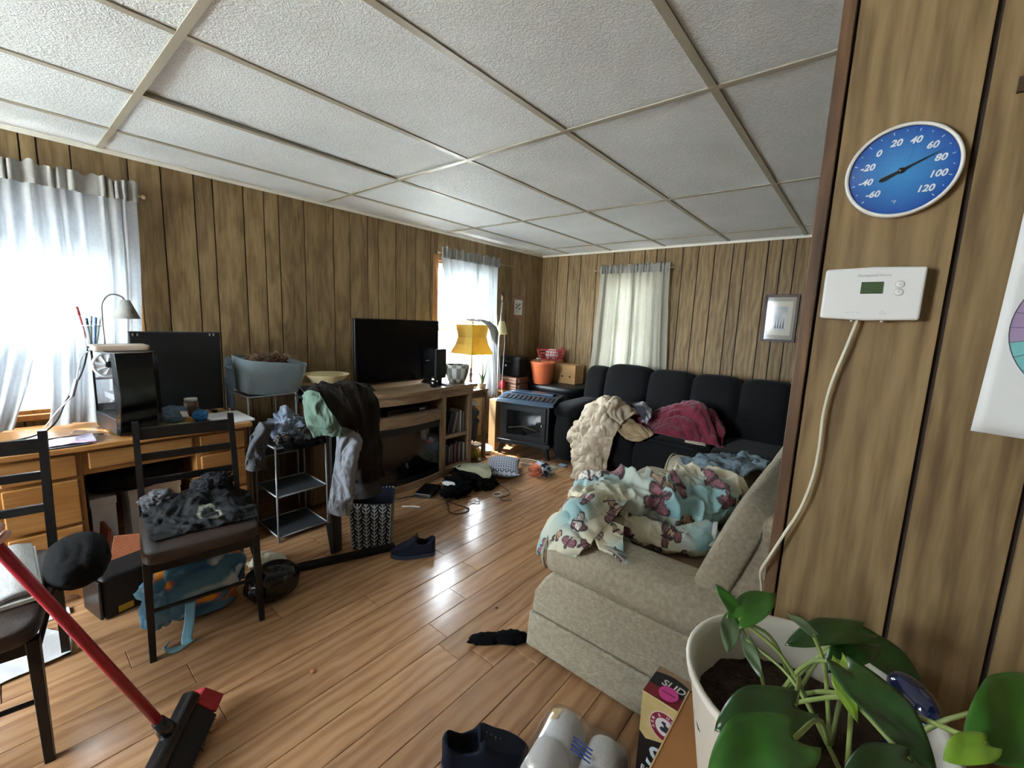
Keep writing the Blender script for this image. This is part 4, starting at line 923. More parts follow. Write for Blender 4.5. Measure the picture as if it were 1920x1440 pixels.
# discs in the shelf niches
CN = dict(zip(['#c9c9c4','#22242a','#7d2a2c','#2c3c63','#8f8c86','#151518','#4a4f58','#a9a39a','#5a2b45'],['white','charcoal','dark red','navy','warm grey','black','slate grey','beige','plum']))
rc = random.Random(12); cols = ['#c9c9c4','#22242a','#7d2a2c','#2c3c63','#8f8c86','#151518','#4a4f58','#a9a39a','#5a2b45']
y = DV+.032
k = 0
while y < UY1-.075:
    th = rc.uniform(.012,.016); c = cols[k % len(cols)]; hh = rc.choice((.19,.19,.172))
    tag(obj('disc_case', MB().box((UX1-.16,y,.0705),(UX1-.025-rc.random()*.02,y+th,.0705+hh)), M('case_'+c[1:], c, .35), bevel=.001), CN[c]+' upright disc case in the row on the lowest shelf of the television unit', 'disc case', 'disc cases on the lowest shelf'); y += th+.001; k += 1
y = DV+.04
for k in range(4):
    c = cols[(k*2+1) % len(cols)]
    b = obj('disc_case', MB().box((-.13,0,0),(0,.014,.19)), M('case_'+c[1:], c, .35), bevel=.001)
    b.location = (UX1-.04, y+.024*k, .3590); b.rotation_euler = (R(-14),0,0) 
    b.location.y += .03
    tag(b, CN[c]+' disc case leaning over on the middle shelf of the television unit', 'disc case', 'leaning disc cases on the middle shelf')
for k, (c, cn_) in enumerate((('#b4b6b8','pale grey'),('#3d4046','dark grey'),('#86898c','mid grey'))):
    tag(obj('book', MB().box((UX1-.18,UY1-.115+.018*k,.3555),(UX1-.04,UY1-.099+.018*k,.3555+.20-.01*k)), M('case_'+c[1:], c, .4), bevel=.001), cn_+' book standing upright on the middle shelf of the television unit', 'book', 'grey books on the middle shelf')

# ---- television
t1 = thing('television', 'wide black flat television on the wooden unit', 'television', (-2.98,2.14,UT), R(1))
obj('screen', MB().box((.0,-.402,.052),(.006,.402,.545)), M('tv_screen_glass', '#060608', .22, var=.02, spec=.25), t1)
obj('bezel', MB().box((-.03,-.412,.040),(-.0005,.412,.555)), m_black, t1, bevel=.005)
bz = MB()
for a,b,c,d in ((-.412,-.4025,.04,.555),(.4025,.412,.04,.555),(-.4025,.4025,.5455,.555),(-.4025,.4025,.04,.0515)): bz.box((.0,a,c),(.008,b,d))
obj('bezel', bz, m_black, t1)
for s in (-1,1): obj('foot', MB().add([(-.08,s*.30-.012,0),(.09,s*.30-.012,0),(.09,s*.30+.012,0),(-.08,s*.30+.012,0),(-.02,s*.30-.008,.05),(.0,s*.30-.008,.05),(.0,s*.30+.008,.05),(-.02,s*.30+.008,.05)],[(3,2,1,0),(4,5,6,7),(0,1,5,4),(1,2,6,5),(2,3,7,6),(3,0,4,7)]), m_black, t1)
obj('badge', MB().box((.0062,.27,.20),(.0068,.31,.208)), m_chrome, t1)
sm = thing('small_screen', 'small black screen standing behind the right end of the television', 'screen', (-2.90,2.52,UT), R(10))
obj('panel', MB().box((-.012,-.08,.05),(.012,.06,.31)), m_blackm, sm, bevel=.004); obj('stand', MB().box((-.04,-.03,0),(.04,.02,.012)).box((-.01,-.02,.012),(.006,.01,.06)), m_black, sm)
gp = thing('headphones', 'pair of black headphones lying on the television unit', 'headphones', (-2.80,2.36,UT), R(30))
obj('headband', MB().tube([(.0,-.055,.02),(-.01,-.06,.05),(-.02,-.03,.078),(-.02,.03,.078),(-.01,.06,.05),(0,.055,.02)], .008, 8), m_blackgl, gp, smooth=True)
for s in (-1,1): obj('ear_cup', MB().squad((.015,s*.055,.032),(.035,.02,.032),.8,n=12), m_blackgl, gp, smooth=True)
ppk = tag(obj('paper_slip', MB().box((-2.90,2.47,UT),(-2.76,2.53,UT+.012)), m_paper, bevel=.002), 'small white booklet between the headphones and the checked pot', 'booklet')

# ---- checked pot
def check(u, v): 
    c = (np.floor(u*3.01)+np.floor(v*16.0)) % 2
    return np.where((c > .5)[...,None], L3('#77796f'), L3('#b9bcb6'))
cp = thing('checked_pot', 'round plant pot with grey and white checks on the television unit', 'pot', (-2.885,2.70,UT))
n_, q_ = 192, 60
prof = catm([(.070,0),(.082,.02),(.105,.09),(.112,.155),(.108,.165)], q_)
P = np.array([[(r*math.cos(2*PI*j/n_), r*math.sin(2*PI*j/n_), z) for j in range(n_)] for r,z in prof]); me = mesh('checks', MB().grid(P, True), True)
u, v = np.meshgrid(np.linspace(0,.999,q_), np.linspace(0,1,n_,endpoint=False), indexing='ij'); setprint(me, check(u,v)); obj('pot_wall', me, PRINT('checked_glaze', .35, None), cp)
obj('soil', MB().lathe([(.104,.135),(.02,.142),(.001,.143)],24,cap=False), M('dark_soil', '#2a1c14', .95, bs=60, bst=.6), cp, smooth=True); obj('pot_base', MB().lathe([(.070,.0),(.070,.003)],24), m_whitepl, cp)
fgn = thing('figurine', 'small pinkish figurine beside the checked pot', 'figurine', (-2.83,2.825,UT))
m_fig = M('pink_resin', '#c9977f', .5)
obj('figure', MB().lathe([(.018,0),(.020,.01),(.012,.02),(.014,.05),(.018,.07),(.010,.09),(.013,.105),(.014,.12),(.006,.135)],16), m_fig, fgn, smooth=True)
obj('arm', MB().tube([(.0,.014,.08),(.01,.026,.06),(.02,.02,.045)], .005, 6), m_fig, fgn, smooth=True)

# ---- end table, yellow lamp, aloe
et = thing('end_table', 'narrow wooden end table under the bright window', 'table', (-3.03,2.965,0))
m_etw = wood('end_table_wood', '#5d4a34', '#7d674b', '#927c5e', 'y', knots=False)
obj('table_top', MB().box((-.19,-.135,.682),(.18,.135,.705)), m_etw, et, bevel=.004); obj('lower_shelf', MB().box((-.17,-.115,.12),(.16,.115,.137)), m_etw, et)
obj('apron', MB().box((.135,-.115,.62),(.155,.115,.681)), m_etw, et)
for sx in (-1,1):
    for sy in (-1,1): obj('leg', MB().box((sx*.155-.018,sy*.11-.018,0),(sx*.155+.018,sy*.11+.018,.681)), m_etw, et, bevel=.003)
yl = thing('table_lamp', 'table lamp with a square yellow flared shade in front of the window', 'lamp', (-3.0,3.0,.705))
m_yel = sheer('yellow_lampshade', '#dcc871', .5, 0, '#d2b552')
def shade_ring(h, z): return [(h*sx,h*sy,z) for sx,sy in ((-1,-1),(0,-.9),(1,-1),(.9,0),(1,1),(0,.9),(-1,1),(-.9,0))]
P = np.array([shade_ring(.115,.625),shade_ring(.105,.56),shade_ring(.098,.50),shade_ring(.115,.43),shade_ring(.15,.34)])
obj('shade', MB().grid(P, True), m_yel, yl, solid=.003)
obj('stem', MB().lathe([(.06,0),(.062,.012),(.03,.022),(.010,.04),(.009,.20),(.014,.22),(.009,.24),(.008,.42),(.006,.60)],20), M('brass_stem', '#b79a58', .35, metal=.6), yl, smooth=True)
obj('finial', MB().squad((0,0,.64),(.01,.01,.014),1,n=8), M('brass_stem', '#b79a58', .35), yl, smooth=True)
obj('spider', MB().tube([(-.11,0,.62),(.11,0,.62)], .002, 5), M('brass_stem', '#b79a58', .35), yl)
al = thing('aloe_plant', 'small spiky aloe in a white pot on the end table', 'plant', (-2.90,3.06,.705))
obj('pot', MB().lathe([(.030,0),(.040,.05),(.040,.055),(.034,.05)],20), m_whitepl, al, smooth=True)
m_aloe = M('aloe_green', '#7d9468', .5)
for dx,dy,h in ((-.03,-.07,.20),(.02,-.02,.24),(.0,.05,.16),(-.02,.10,.25),(.04,.03,.18),(.03,-.05,.12)):
    obj('leaf', MB().tube([tuple(p) for p in catm([(0,0,.04),(dx*.3,dy*.35,.04+h*.45),(dx,dy,.04+h)],9)], [.010,.0105,.010,.009,.008,.0065,.005,.003,.001], 6), m_aloe, al, smooth=True)
for lab, c, h_, mt, sd_ in (('crumpled grey plastic bag on the lower shelf of the end table', (-2.97,2.96,.37), (.10,.085,.225), m_midgrey, 2), ('yellow plastic bag on the floor beneath the end table', (-2.90,2.965,.052), (.085,.072,.052), M('yellow_bag', '#a8923c', .4), 5)):
    tag(lump('plastic_bag', c, h_, mt, amp=.5, freq=2.2, seed=sd_, zmin=(.138 if c[2] > .2 else .001), amp2=.25), lab, 'bag')
tag(obj('bag_handle', MB(), m_black) if False else cloth('white_paper', [[(-2.93,2.90,.60),(-2.93,2.97,.61)],[(-2.86,2.90,.56),(-2.85,2.97,.56)]], m_paper, nu=10, nv=10, amp=.006, thick=.002), 'white paper stuck out under the end table top', 'paper')

# ---- floor lamp
fl_ = thing('floor_lamp', 'slim floor lamp with a bare top socket and a small cream reading shade', 'lamp', (-3.06,3.47,0))
m_bronze = M('bronze_metal', '#5a4a3a', .35, metal=.7)
obj('base', MB().lathe([(.11,0),(.11,.012),(.03,.022),(.012,.03)],28), m_bronze, fl_, smooth=True)
obj('pole', MB().tube([(0,0,.02),(.0,.0,1.2),(.0,.035,1.60)], .0095, 10), m_chrome, fl_, smooth=True)
obj('socket', MB().lathe([(.013,1.58),(.022,1.60),(.014,1.615),(.024,1.635),(.026,1.65),(.014,1.655),(.012,1.675)],16,c=(0,.036,0)), m_bronze, fl_, smooth=True)
obj('arm', MB().tube([(0,.02,1.46),(.03,.0,1.43),(.05,-.02,1.39)], .006, 8), m_bronze, fl_, smooth=True)
obj('reading_shade', MB().lathe([(.018,.14),(.03,.138),(.058,.02),(.055,.0),(.05,.0),(.03,.12)],24,c=(.05,-.02,1.235),cap=False), sheer('cream_glass_shade', '#d6d2b4', .4, 0), fl_, smooth=True)
obj('cord', MB().tube([tuple(p) for p in catm([(.01,.03,1.30),(.03,.055,1.2),(.03,.05,1.0),(.02,.05,.6),(.05,.06,.1)],20)], .0025, 5), m_whitepl, fl_)

# ---- small framed picture on the left wall
def frame(label, root_loc, axis, w_, h_, fw_, mats, inner):
    t = thing('framed_picture', label, 'picture', root_loc); mb = MB()
    for a,b,c,d in ((-w_/2,w_/2,h_/2-fw_,h_/2),(-w_/2,w_/2,-h_/2,-h_/2+fw_),(-w_/2,-w_/2+fw_,-h_/2+fw_,h_/2-fw_),(w_/2-fw_,w_/2,-h_/2+fw_,h_/2-fw_)):
        mb.box((0,a,c),(.018,b,d)) if axis == 'x' else mb.box((a,-.018,c),(b,0,d))
    obj('frame', mb, mats[0], t, bevel=.002)
    def pl(n, w2, h2, d0, m): obj(n, MB().box((d0,-w2/2,-h2/2),(d0+.001,w2/2,h2/2)) if axis == 'x' else MB().box((-w2/2,-d0-.001,-h2/2),(w2/2,-d0,h2/2)), m, t)
    pl('mount', w_-2*fw_, h_-2*fw_, .004, mats[1])
    return t
fp = frame('small brown framed leaf print on the panelled wall by the floor lamp', (XL,4.06,1.545), 'x', .255, .27, .045, (wood('brown_frame', '#5a4030', '#75573f', '#866a50', 'y', knots=False), M('pale_mount', '#c3c2b4', .6, var=.03)), None)
m_leafp = M('grey_leaf_ink', '#6f756a', .7)
for (a,b,c,d) in ((.02,.03,.035,.02),(-.02,.0,.03,.018),(.03,-.015,.03,.016),(-.025,.035,.02,.012)): obj('leaf_motif', MB().prism([(a+c*math.cos(t)*.9+d*math.sin(t)*.3,b+d*math.sin(t)+c*.3*math.cos(t)) for t in [2*PI*i/14 for i in range(14)]], .0052,.0058,'x'), m_leafp, fp)
obj('caption_line', MB().box((.0052,-.04,-.055),(.0058,.04,-.05)), m_leafp, fp)
fr2 = frame('dark framed vertical picture on the back wall above the dark sofa', (-.637,YB,1.50), 'y', .265, .42, .022, (wood('mahogany_frame', '#24120e', '#38201a', '#4a2c22', 'z', knots=False), M('grey_mount', '#8f8a7d', .6, var=.05)), None)
obj('inner_mount', MB().box((-.088,-.0065,-.15),(.088,-.0055,.15)), M('cream_mount', '#b9b4a6', .6, var=.03), fr2)
obj('print', MB().box((-.052,-.0078,-.105),(.052,-.0068,.105)), M('grey_print', '#8b8f92', .6, col2='#c2c5c6', scale=9), fr2)
for i in range(4): obj('motif', MB().prism([(-.03+.02*i-.007,-.09),(-.03+.02*i+.007,-.09),(-.03+.02*i+.002,-.01+.025*(i%2))], -.0086, -.0079, 'y'), M('dark_ink', '#43484a', .7), fr2)
obj('glass', MB().box((-.11,-.011,-.188),(.11,-.0102,.188)), glass('picture_glass', gl=.022, rough=.08), fr2)
# ================================================================== stove corner
m_iron = M('black_cast_iron', '#0c0e11', .45, metal=.2, bs=120, bst=.15)
m_irong = M('iron_window_sheen', '#3a4a5a', .25, metal=.4)  # paler blue than the iron: window reflection put into the top's colour
sv = thing('gas_stove', 'black cast iron heating stove with a glass door on four legs', 'stove', (-2.585,3.35,0), R(17))
# local: x along the front, y to the back; front face at y = 0
SW, SD = .285, .345
obj('firebox', MB().box((-SW+.02,.012,.155),(SW-.02,SD,.555)), m_iron, sv, bevel=.008)
obj('base_skirt', MB().box((-SW-.005,-.008,.125),(SW+.005,SD+.005,.17)), m_iron, sv, bevel=.008)
for sx in (-1,1):
    for y_ in (.035,SD-.03):
        obj('leg', MB().add([(sx*(SW-.055)-.028,y_-.028,.125),(sx*(SW-.055)+.028,y_-.028,.125),(sx*(SW-.055)+.028,y_+.028,.125),(sx*(SW-.055)-.028,y_+.028,.125),
            (sx*(SW-.015)-.016,y_-.016,0),(sx*(SW-.015)+.016,y_-.016,0),(sx*(SW-.015)+.016,y_+.016,0),(sx*(SW-.015)-.016,y_+.016,0)],[(0,1,2,3),(7,6,5,4),(0,4,5,1),(1,5,6,2),(2,6,7,3),(3,7,4,0)]), m_iron, sv, bevel=.006)
# sloping louvred top
tp = obj('top_plate', MB().prism([(-.03,.555),(.0,.59),(.17,.625),(SD+.015,.63),(SD+.015,.556)], -SW-.025, SW+.025, 'x'), m_irong, sv, bevel=.008)
for i in range(11):
    x_ = -SW+.05+i*.05; obj('louvre', MB().bar((x_,.03,.6005),(x_,.145,.6235),.026,.006), m_blackm, tp)
obj('upper_collar', MB().box((-SW+.05,.20,.628),(SW-.05,SD-.02,.648)), m_irong, sv, bevel=.006)
dr = obj('door', MB().box((-SW+.05,-.004,.19),(SW-.05,.011,.535)), m_iron, sv, bevel=.005)
obj('door_glass', MB().box((-SW+.10,-.0075,.235),(SW-.10,-.0045,.485)), M('stove_glass', '#121314', .07, spec=.7), dr)
obj('log', MB().tube([(-.16,-.009,.30),(.0,-.0092,.33),(.14,-.009,.30)], .002, 5), M('pale_log', '#6b675f', .8), dr)
obj('handle', MB().squad((SW-.085,-.016,.36),(.008,.014,.012),.8,n=8), m_chrome, dr, smooth=True)

# ---- oval black bin with lid behind the stove
bn = thing('storage_bin', 'black oval storage bin with a thick lid in the corner behind the stove', 'bin', (-2.76,4.20,0))
def ov(hx, hy, z, n=48, e=.7):
    sg = lambda x,p: math.copysign(abs(x)**p, x); return [(hx*sg(math.cos(2*PI*i/n),e), hy*sg(math.sin(2*PI*i/n),e), z) for i in range(n)]
m_bin = M('dark_bin_plastic', '#14171a', .45)
obj('bin_body', MB().grid(np.array([ov(.29,.20,0),ov(.31,.22,.02),ov(.34,.245,.60)]), True).add(ov(.29,.20,.002),[tuple(range(48))]), m_bin, bn, smooth=True)
obj('lid', MB().grid(np.array([ov(.345,.25,.60),ov(.365,.265,.612),ov(.368,.268,.66),ov(.355,.255,.672),ov(.32,.225,.676),ov(.001,.001,.678)]), True), m_bin, bn, smooth=True)
# terracotta pot and cardboard behind it
tpot = thing('terracotta_pot', 'orange terracotta coloured pot standing on the black bin lid', 'pot', (-2.86,4.02,.677))
obj('pot_wall', MB().lathe([(.092,0),(.10,.01),(.138,.225),(.142,.23),(.142,.255),(.132,.255),(.128,.225),(.09,.02)],32,cap=False), M('orange_terracotta', '#c0633c', .6), tpot, smooth=True)
obj('pot_base', MB().lathe([(.092,.0),(.092,.004)],28), M('orange_terracotta', '#c0633c', .6), tpot)
obj('soil', MB().lathe([(.130,.215),(.05,.222),(.001,.223)],24,cap=False), M('dark_soil', '#2a1c14', .95), tpot, smooth=True)
for p in (((-.05,.0,.215),(-.055,.0,.42)),((.03,.05,.215),(.06,.06,.30))): obj('twig', MB().tube(p, .004, 6), m_bronze, tpot)
jr2 = thing('glass_jar', 'small glass jar sitting inside the terracotta pot', 'jar', (-2.90,3.985,.895))
obj('jar_body', MB().lathe([(.03,0),(.034,.01),(.034,.05),(.026,.06),(.026,.066)],18), m_clear, jr2, smooth=True); obj('lid', MB().lathe([(.028,.067),(.028,.076)],18), m_chrome, jr2)
def carton(label, a, b, rz=0, mat=None, holes=0, name='cardboard_box'):
    c = ((a[0]+b[0])/2,(a[1]+b[1])/2,a[2]); hx,hy,hz = (b[0]-a[0])/2,(b[1]-a[1])/2,b[2]-a[2]
    t = thing(name, label, 'box', c, rz)
    obj('carton', MB().box((-hx,-hy,0),(hx,hy,hz-.004)), mat or m_card, t, bevel=.003)
    for s in (-1,1): obj('top_flap', MB().box((-hx,s*.001 if s > 0 else -hy,hz-.0035),(hx,hy if s > 0 else -.001,hz)), mat or m_card, t)
    for i in range(holes): obj('punched_hole', MB().lathe([(.011,0),(.011,.002)],14,mat=Matrix.Translation((-.03+.10*i,-hy-.0005,hz*.38))@Matrix.Rotation(R(90),4,'X')), m_black, t)
    return t
carton('cardboard box with two punched holes on the black bin', (-2.84,4.25,.678), (-2.56,4.44,.90), holes=2)
carton('cardboard box under the red basket in the corner', (-3.14,4.20,.678), (-2.86,4.46,.925))
rbk = thing('red_basket', 'red plastic lattice basket on a cardboard box in the corner', 'basket', (-2.97,4.33,.926))
m_redp = M('red_plastic', '#a8353a', .45)
lat = MB()
for k, (z,hx,hy) in enumerate(((.01,.14,.10),(.05,.15,.108),(.09,.158,.115),(.125,.165,.12))): lat.tube(ov(hx,hy,z,32,.6)+ov(hx,hy,z,32,.6)[:1], .007 if k in (0,3) else .005, 5, False)
obj('lattice_ring', lat, m_redp, rbk, smooth=True)
for i in range(28):
    a_ = ov(.14,.10,.01,28,.6)[i]; b_ = ov(.165,.12,.125,28,.6)[i]; obj('lattice_rib', MB().tube([a_,b_], .004, 5), m_redp, rbk)
obj('basket_floor', MB().add(ov(.14,.10,.006,32,.6),[tuple(range(32))]), m_redp, rbk, solid=.004)
for s in (-1,1): obj('handle', MB().tube([tuple(p) for p in catm([(s*.163,-.05,.125),(s*.172,-.03,.165),(s*.172,.03,.165),(s*.163,.05,.125)],10)], .006, 6), m_redp, rbk, smooth=True)
tag(lump('white_cloth', (-2.95,4.33,1.0), (.09,.06,.06), m_paper, amp=.5, freq=2.4, seed=3), 'white cloth inside the red basket', 'cloth')
# stack by the left wall
carton('yellowish cardboard box at the bottom of the stack by the floor lamp', (-3.285,3.71,0), (-2.995,3.93,.60), mat=M('yellow_cardboard', '#b8924e', .8, var=.1))
for k in range(2):
    z0 = .601+.075*k
    rcv = thing('record_case', ('lower','upper')[k]+' of two brown striped cases stacked on the yellowish box', 'case', (-3.14,3.82,z0))
    obj('case_body', MB().box((-.145,-.11,0),(.145,.11,.073)), M('brown_case', '#6d4634', .6, var=.2), rcv, bevel=.005)
    for z_ in (.02,.05): obj('pale_stripe', MB().box((-.146,-.111,z_),(.146,.111,z_+.008)), M('pale_stripe', '#a88d77', .6), rcv)
    obj('end_label', MB().box((.1455,-.08,.012),(.147,-.05,.06)), m_paper, rcv)
sc_ = thing('suitcase', 'small black suitcase lying on the brown striped cases', 'suitcase', (-3.13,3.83,.752))
obj('shell', MB().squad((0,0,.115),(.15,.09,.115),.22,.2), m_blackfab, sc_, smooth=True); obj('lock', MB().squad((-.05,-.092,.12),(.012,.006,.012),.8,n=8), m_chrome, sc_, smooth=True); obj('handle', MB().tube([(-.04,-.092,.17),(-.04,-.112,.175),(.04,-.112,.175),(.04,-.092,.17)], .006, 6), m_black, sc_)
rb2 = thing('red_ball', 'shiny red ball wedged beside the brown striped cases', 'ball', (-3.15,3.655,.60))
obj('ball_shell', MB().squad((0,0,.06),(.045,.045,.058),1,n=16), M('red_gloss', '#b5262f', .2), rb2, smooth=True); obj('valve', MB().lathe([(.006,.118),(.004,.12)],8), m_whitepl, rb2)
sp_ = tag(obj('shelf_bracket', MB().box((-3.20,3.61,.585),(-3.10,3.695,.598)).box((-3.20,3.61,0),(-3.185,3.695,.585)).box((-3.115,3.61,0),(-3.10,3.695,.585)), m_card), 'narrow cardboard stand that holds the red ball', 'stand')
carton('tall narrow cardboard carton standing left of the stove', (-3.015,3.295,0), (-2.93,3.395,.555), rz=R(8), mat=M('pale_cardboard', '#a98a62', .8, var=.1), name='tall_carton')
pb = thing('pet_bowl', 'white bowl tipped on the floor between the end table and the stove', 'bowl', (-2.955,3.185,.012), rot=(R(0),R(18),0))
obj('bowl_wall', MB().lathe([(.055,.012),(.075,.05),(.078,.055),(.072,.055),(.05,.018)],24,cap=False), m_whitepl, pb, smooth=True); obj('bowl_base', MB().lathe([(.055,.012),(.055,.016)],20), m_whitepl, pb)

# ================================================================== dark reclining sofa
m_sofa = M('black_microfibre', '#0a0a0c', .9, var=.25, scale=5, bs=160, bst=.15, sheen=.06, spec=.2)
sf = thing('reclining_sofa', 'long black microfibre reclining sofa with puffy back cushions against the back wall', 'sofa', (-1.2,3.98,0))
def so(name, mb): 
    o = obj(name, mb, m_sofa, sf, smooth=True); o.location = -sf.location; return o
so('base', MB().squad((-1.19,4.02,.20),(1.10,.48,.20),.15,.12,bot=.02))
ROT = lambda c, a: Matrix.Translation(c)@Matrix.Rotation(a,4,'X')@Matrix.Translation([-v for v in c])
for k,(x0,x1) in enumerate(((-2.12,-1.60),(-1.65,-1.19),(-1.24,-.78),(-.83,-.38))):
    c = ((x0+x1)/2, 4.215, .73); so('back_cushion', MB().squad(c,((x1-x0)/2+.005,.17,.235+(.012 if k == 0 else 0)),.5,.6,mat=ROT(c,R(-10))))
    c = ((x0+x1)/2, 4.16, .52); so('lumbar_cushion', MB().squad(c,((x1-x0)/2,.17,.13),.6,.6,mat=ROT(c,R(-8))))
c = (-2.215,4.22,.70); so('wing_cushion', MB().squad(c,(.135,.17,.235),.55,.6,mat=ROT(c,R(-10))))
for x0,x1 in ((-2.08,-1.46),(-1.46,-.86),(-.86,-.32)):
    so('seat_cushion', MB().squad(((x0+x1)/2,3.80,.385),((x1-x0)/2+.005,.33,.085),.5,.35))
    so('footrest', MB().squad(((x0+x1)/2,3.50,.25),((x1-x0)/2,.075,.185),.5,.35))
for xc in (-2.22,-.20):
    so('armrest', MB().squad((xc+.015,3.91,.27),(.12,.42,.27),.3,.3,bot=.02))
    so('arm_pad', MB().squad((xc+.01,3.84,.515),(.145,.38,.095),.7,.5))
    so('arm_front', MB().squad((xc+.04,3.51,.28),(.11,.075,.22),.7,.6,bot=.02))

m_beige = M('beige_quilt', '#b3a590', .9, var=.08, bs=140, bst=.25)
bq = thing('beige_comforter', 'crumpled beige comforter sliding from the dark sofa arm to the floor', 'blanket', (-1.8,3.4,0))
o = cloth('quilt', [[(-1.98,3.78,.52),(-1.85,3.80,.60),(-1.70,3.80,.62),(-1.55,3.78,.55)],[(-2.03,3.60,.54),(-1.89,3.60,.70),(-1.70,3.60,.745),(-1.53,3.62,.60)],[(-2.09,3.44,.44),(-1.91,3.41,.63),(-1.70,3.40,.70),(-1.55,3.43,.55)],
     [(-2.06,3.35,.33),(-1.90,3.29,.44),(-1.72,3.27,.49),(-1.58,3.32,.42)],[(-2.03,3.35,.22),(-1.89,3.24,.27),(-1.73,3.23,.30),(-1.60,3.31,.24)],[(-1.985,3.31,.10),(-1.87,3.20,.12),(-1.74,3.18,.12),(-1.63,3.28,.09)],[(-1.92,3.27,.02),(-1.84,3.18,.015),(-1.76,3.17,.012),(-1.68,3.25,.02)]], m_beige, bq, nu=150, nv=110, amp=-.085, freq=4.6, seed=2, thick=.02, zmin=.014, amp2=-.05, sharp=1.0); o.location = -bq.location
o = cloth('corner', [[(-1.62,3.60,.56),(-1.60,3.50,.55),(-1.62,3.40,.50)],[(-1.50,3.58,.53),(-1.47,3.48,.525),(-1.50,3.36,.44)],[(-1.40,3.56,.51),(-1.36,3.46,.50),(-1.41,3.37,.42)],[(-1.33,3.56,.49),(-1.30,3.48,.48),(-1.36,3.40,.43)]], M('tan_lining', '#9a8465', .9, bs=140), bq, amp=.04, freq=10, seed=7, thick=.012); o.location = -bq.location
rd = thing('red_blanket', 'deep red blanket humped up on the dark sofa seat', 'blanket', (-1.2,3.75,.47))
m_redb = M('deep_red_fleece', '#65122a', .95, var=.15, bs=140, sheen=.2)
o = cloth('fleece', [[(-1.62,3.98,.58),(-1.45,4.02,.60),(-1.20,4.04,.66),(-1.0,4.03,.64),(-.84,3.98,.52)],[(-1.66,3.86,.59),(-1.42,3.88,.60),(-1.20,3.90,.75),(-1.02,3.90,.74),(-.84,3.86,.56)],[(-1.66,3.74,.56),(-1.40,3.74,.57),(-1.19,3.75,.72),(-1.01,3.76,.72),(-.82,3.74,.53)],[(-1.62,3.63,.50),(-1.40,3.62,.51),(-1.18,3.61,.57),(-1.0,3.62,.56),(-.79,3.64,.485)],[(-1.55,3.55,.475),(-1.38,3.52,.475),(-1.17,3.52,.475),(-.98,3.53,.475),(-.76,3.58,.47)]], m_redb, rd, nu=90, nv=110, amp=-.075, freq=5, seed=5, thick=.012, zmin=.46, amp2=-.02); o.location = -rd.location
gw = tag(cloth('grey_shirt', [[(-1.68,3.86,.62),(-1.56,3.84,.66),(-1.46,3.82,.63)],[(-1.66,3.74,.63),(-1.54,3.72,.66),(-1.42,3.70,.62)],[(-1.50,3.66,.59),(-1.45,3.64,.60),(-1.39,3.63,.58)],[(-1.47,3.60,.545),(-1.44,3.58,.55),(-1.40,3.58,.54)]], PRINT('heather_print', .9), amp=.05, freq=10, seed=12, thick=.008, colf=lambda u,v: mixc(L3('#3a3a42'), L3('#a3a3a6'), np.clip(vn(np.stack([u*4,v*4,u*0],-1),6)*3-1,0,1))), 'grey and white shirt between the beige comforter and the red blanket', 'clothing')
cc = tag(cloth('cream_sheet', [[(-1.06,3.56,.478),(-.98,3.55,.482),(-.90,3.56,.478)],[(-1.04,3.49,.472),(-.97,3.475,.474),(-.88,3.49,.472)]], M('cream_cotton', '#b9b39c', .9), amp=.006, freq=14, thick=.004, nu=20, nv=30), 'cream sheet edge poking out under the red blanket', 'cloth')

# ================================================================== beige loveseat
m_love = M('oatmeal_tweed', '#a79f8c', .95, col2='#8f8672', scale=70, bs=130, bst=.6)
m_loves = M('brown_seat_velour', '#8a7358', .9, var=.1, bs=140, bst=.3)
lv = thing('loveseat', 'oatmeal tweed loveseat with rolled arms beside the partition', 'sofa', (-.45,2.1,0))
def lo(name, mb, mat=None, **k):
    k.setdefault('smooth', True); o = obj(name, mb, mat or m_love, lv, **k); o.location = -lv.location; return o
Y0, Y1 = 1.345, 2.86
for s, ya, yb in ((1,Y0,Y0+.19),(-1,Y1-.19,Y1)):
    yo = ya if s > 0 else yb; yi = yb if s > 0 else ya
    sidep = [(-.955,.175),(-.945,.27),(-.90,.345),(-.862,.39),(.02,.40),(.02,.175)]
    lo('arm_panel', MB().prism(sidep, min(yo,yi), max(yo,yi), 'y'), bevel=.018, seg=3)
    lo('skirt', MB().prism([(-.972,.012),(-.962,.174),(.02,.174),(.02,.012)], min(yo,yi)-.004, max(yo,yi)+.004, 'y'), bevel=.012, seg=3)
    mb = MB(); yc = (yo+yi)/2; n = 28; secs = []
    for x_, sc2 in ((-.897,.55),(-.893,.86),(-.875,.98),(-.82,1.0),(-.5,1.0),(-.1,1.0),(.02,1.0)):
        secs.append([(x_, yc+.115*sc2*math.copysign(abs(math.cos(t))**.8,math.cos(t)), .462+.098*sc2*math.copysign(abs(math.sin(t))**.85,math.sin(t))) for t in [2*PI*i/n for i in range(n)]])
    mb.grid(np.array(secs), True); mb.f += [tuple(range(n))[::-1], tuple(6*n+i for i in range(n))]
    lo('rolled_arm', mb)
    ys_ = [(-.898+.006, yc+.118*math.cos(t), .462+.10*math.sin(t)) for t in [R(-40)+R(260)*i/24 for i in range(25)]]
    lo('piping', MB().tube(ys_, .006, 6))
lo('base', MB().box((-.93,Y0+.191,.05),(.02,Y1-.191,.28)), bevel=.02)
for a, b in ((Y0+.20,2.10),(2.105,Y1-.20)):
    lo('seat_cushion', MB().squad((-.53,(a+b)/2,.355),(.43,(b-a)/2,.085),.3,.2), m_loves)
lo('back_frame', MB().prism([(-.31,.175),(-.325,.42),(-.25,.64),(-.19,.80),(-.15,.845),(.05,.845),(.08,.80),(.07,.175)], Y0+.065, Y1-.02, 'y'), bevel=.02, seg=3)
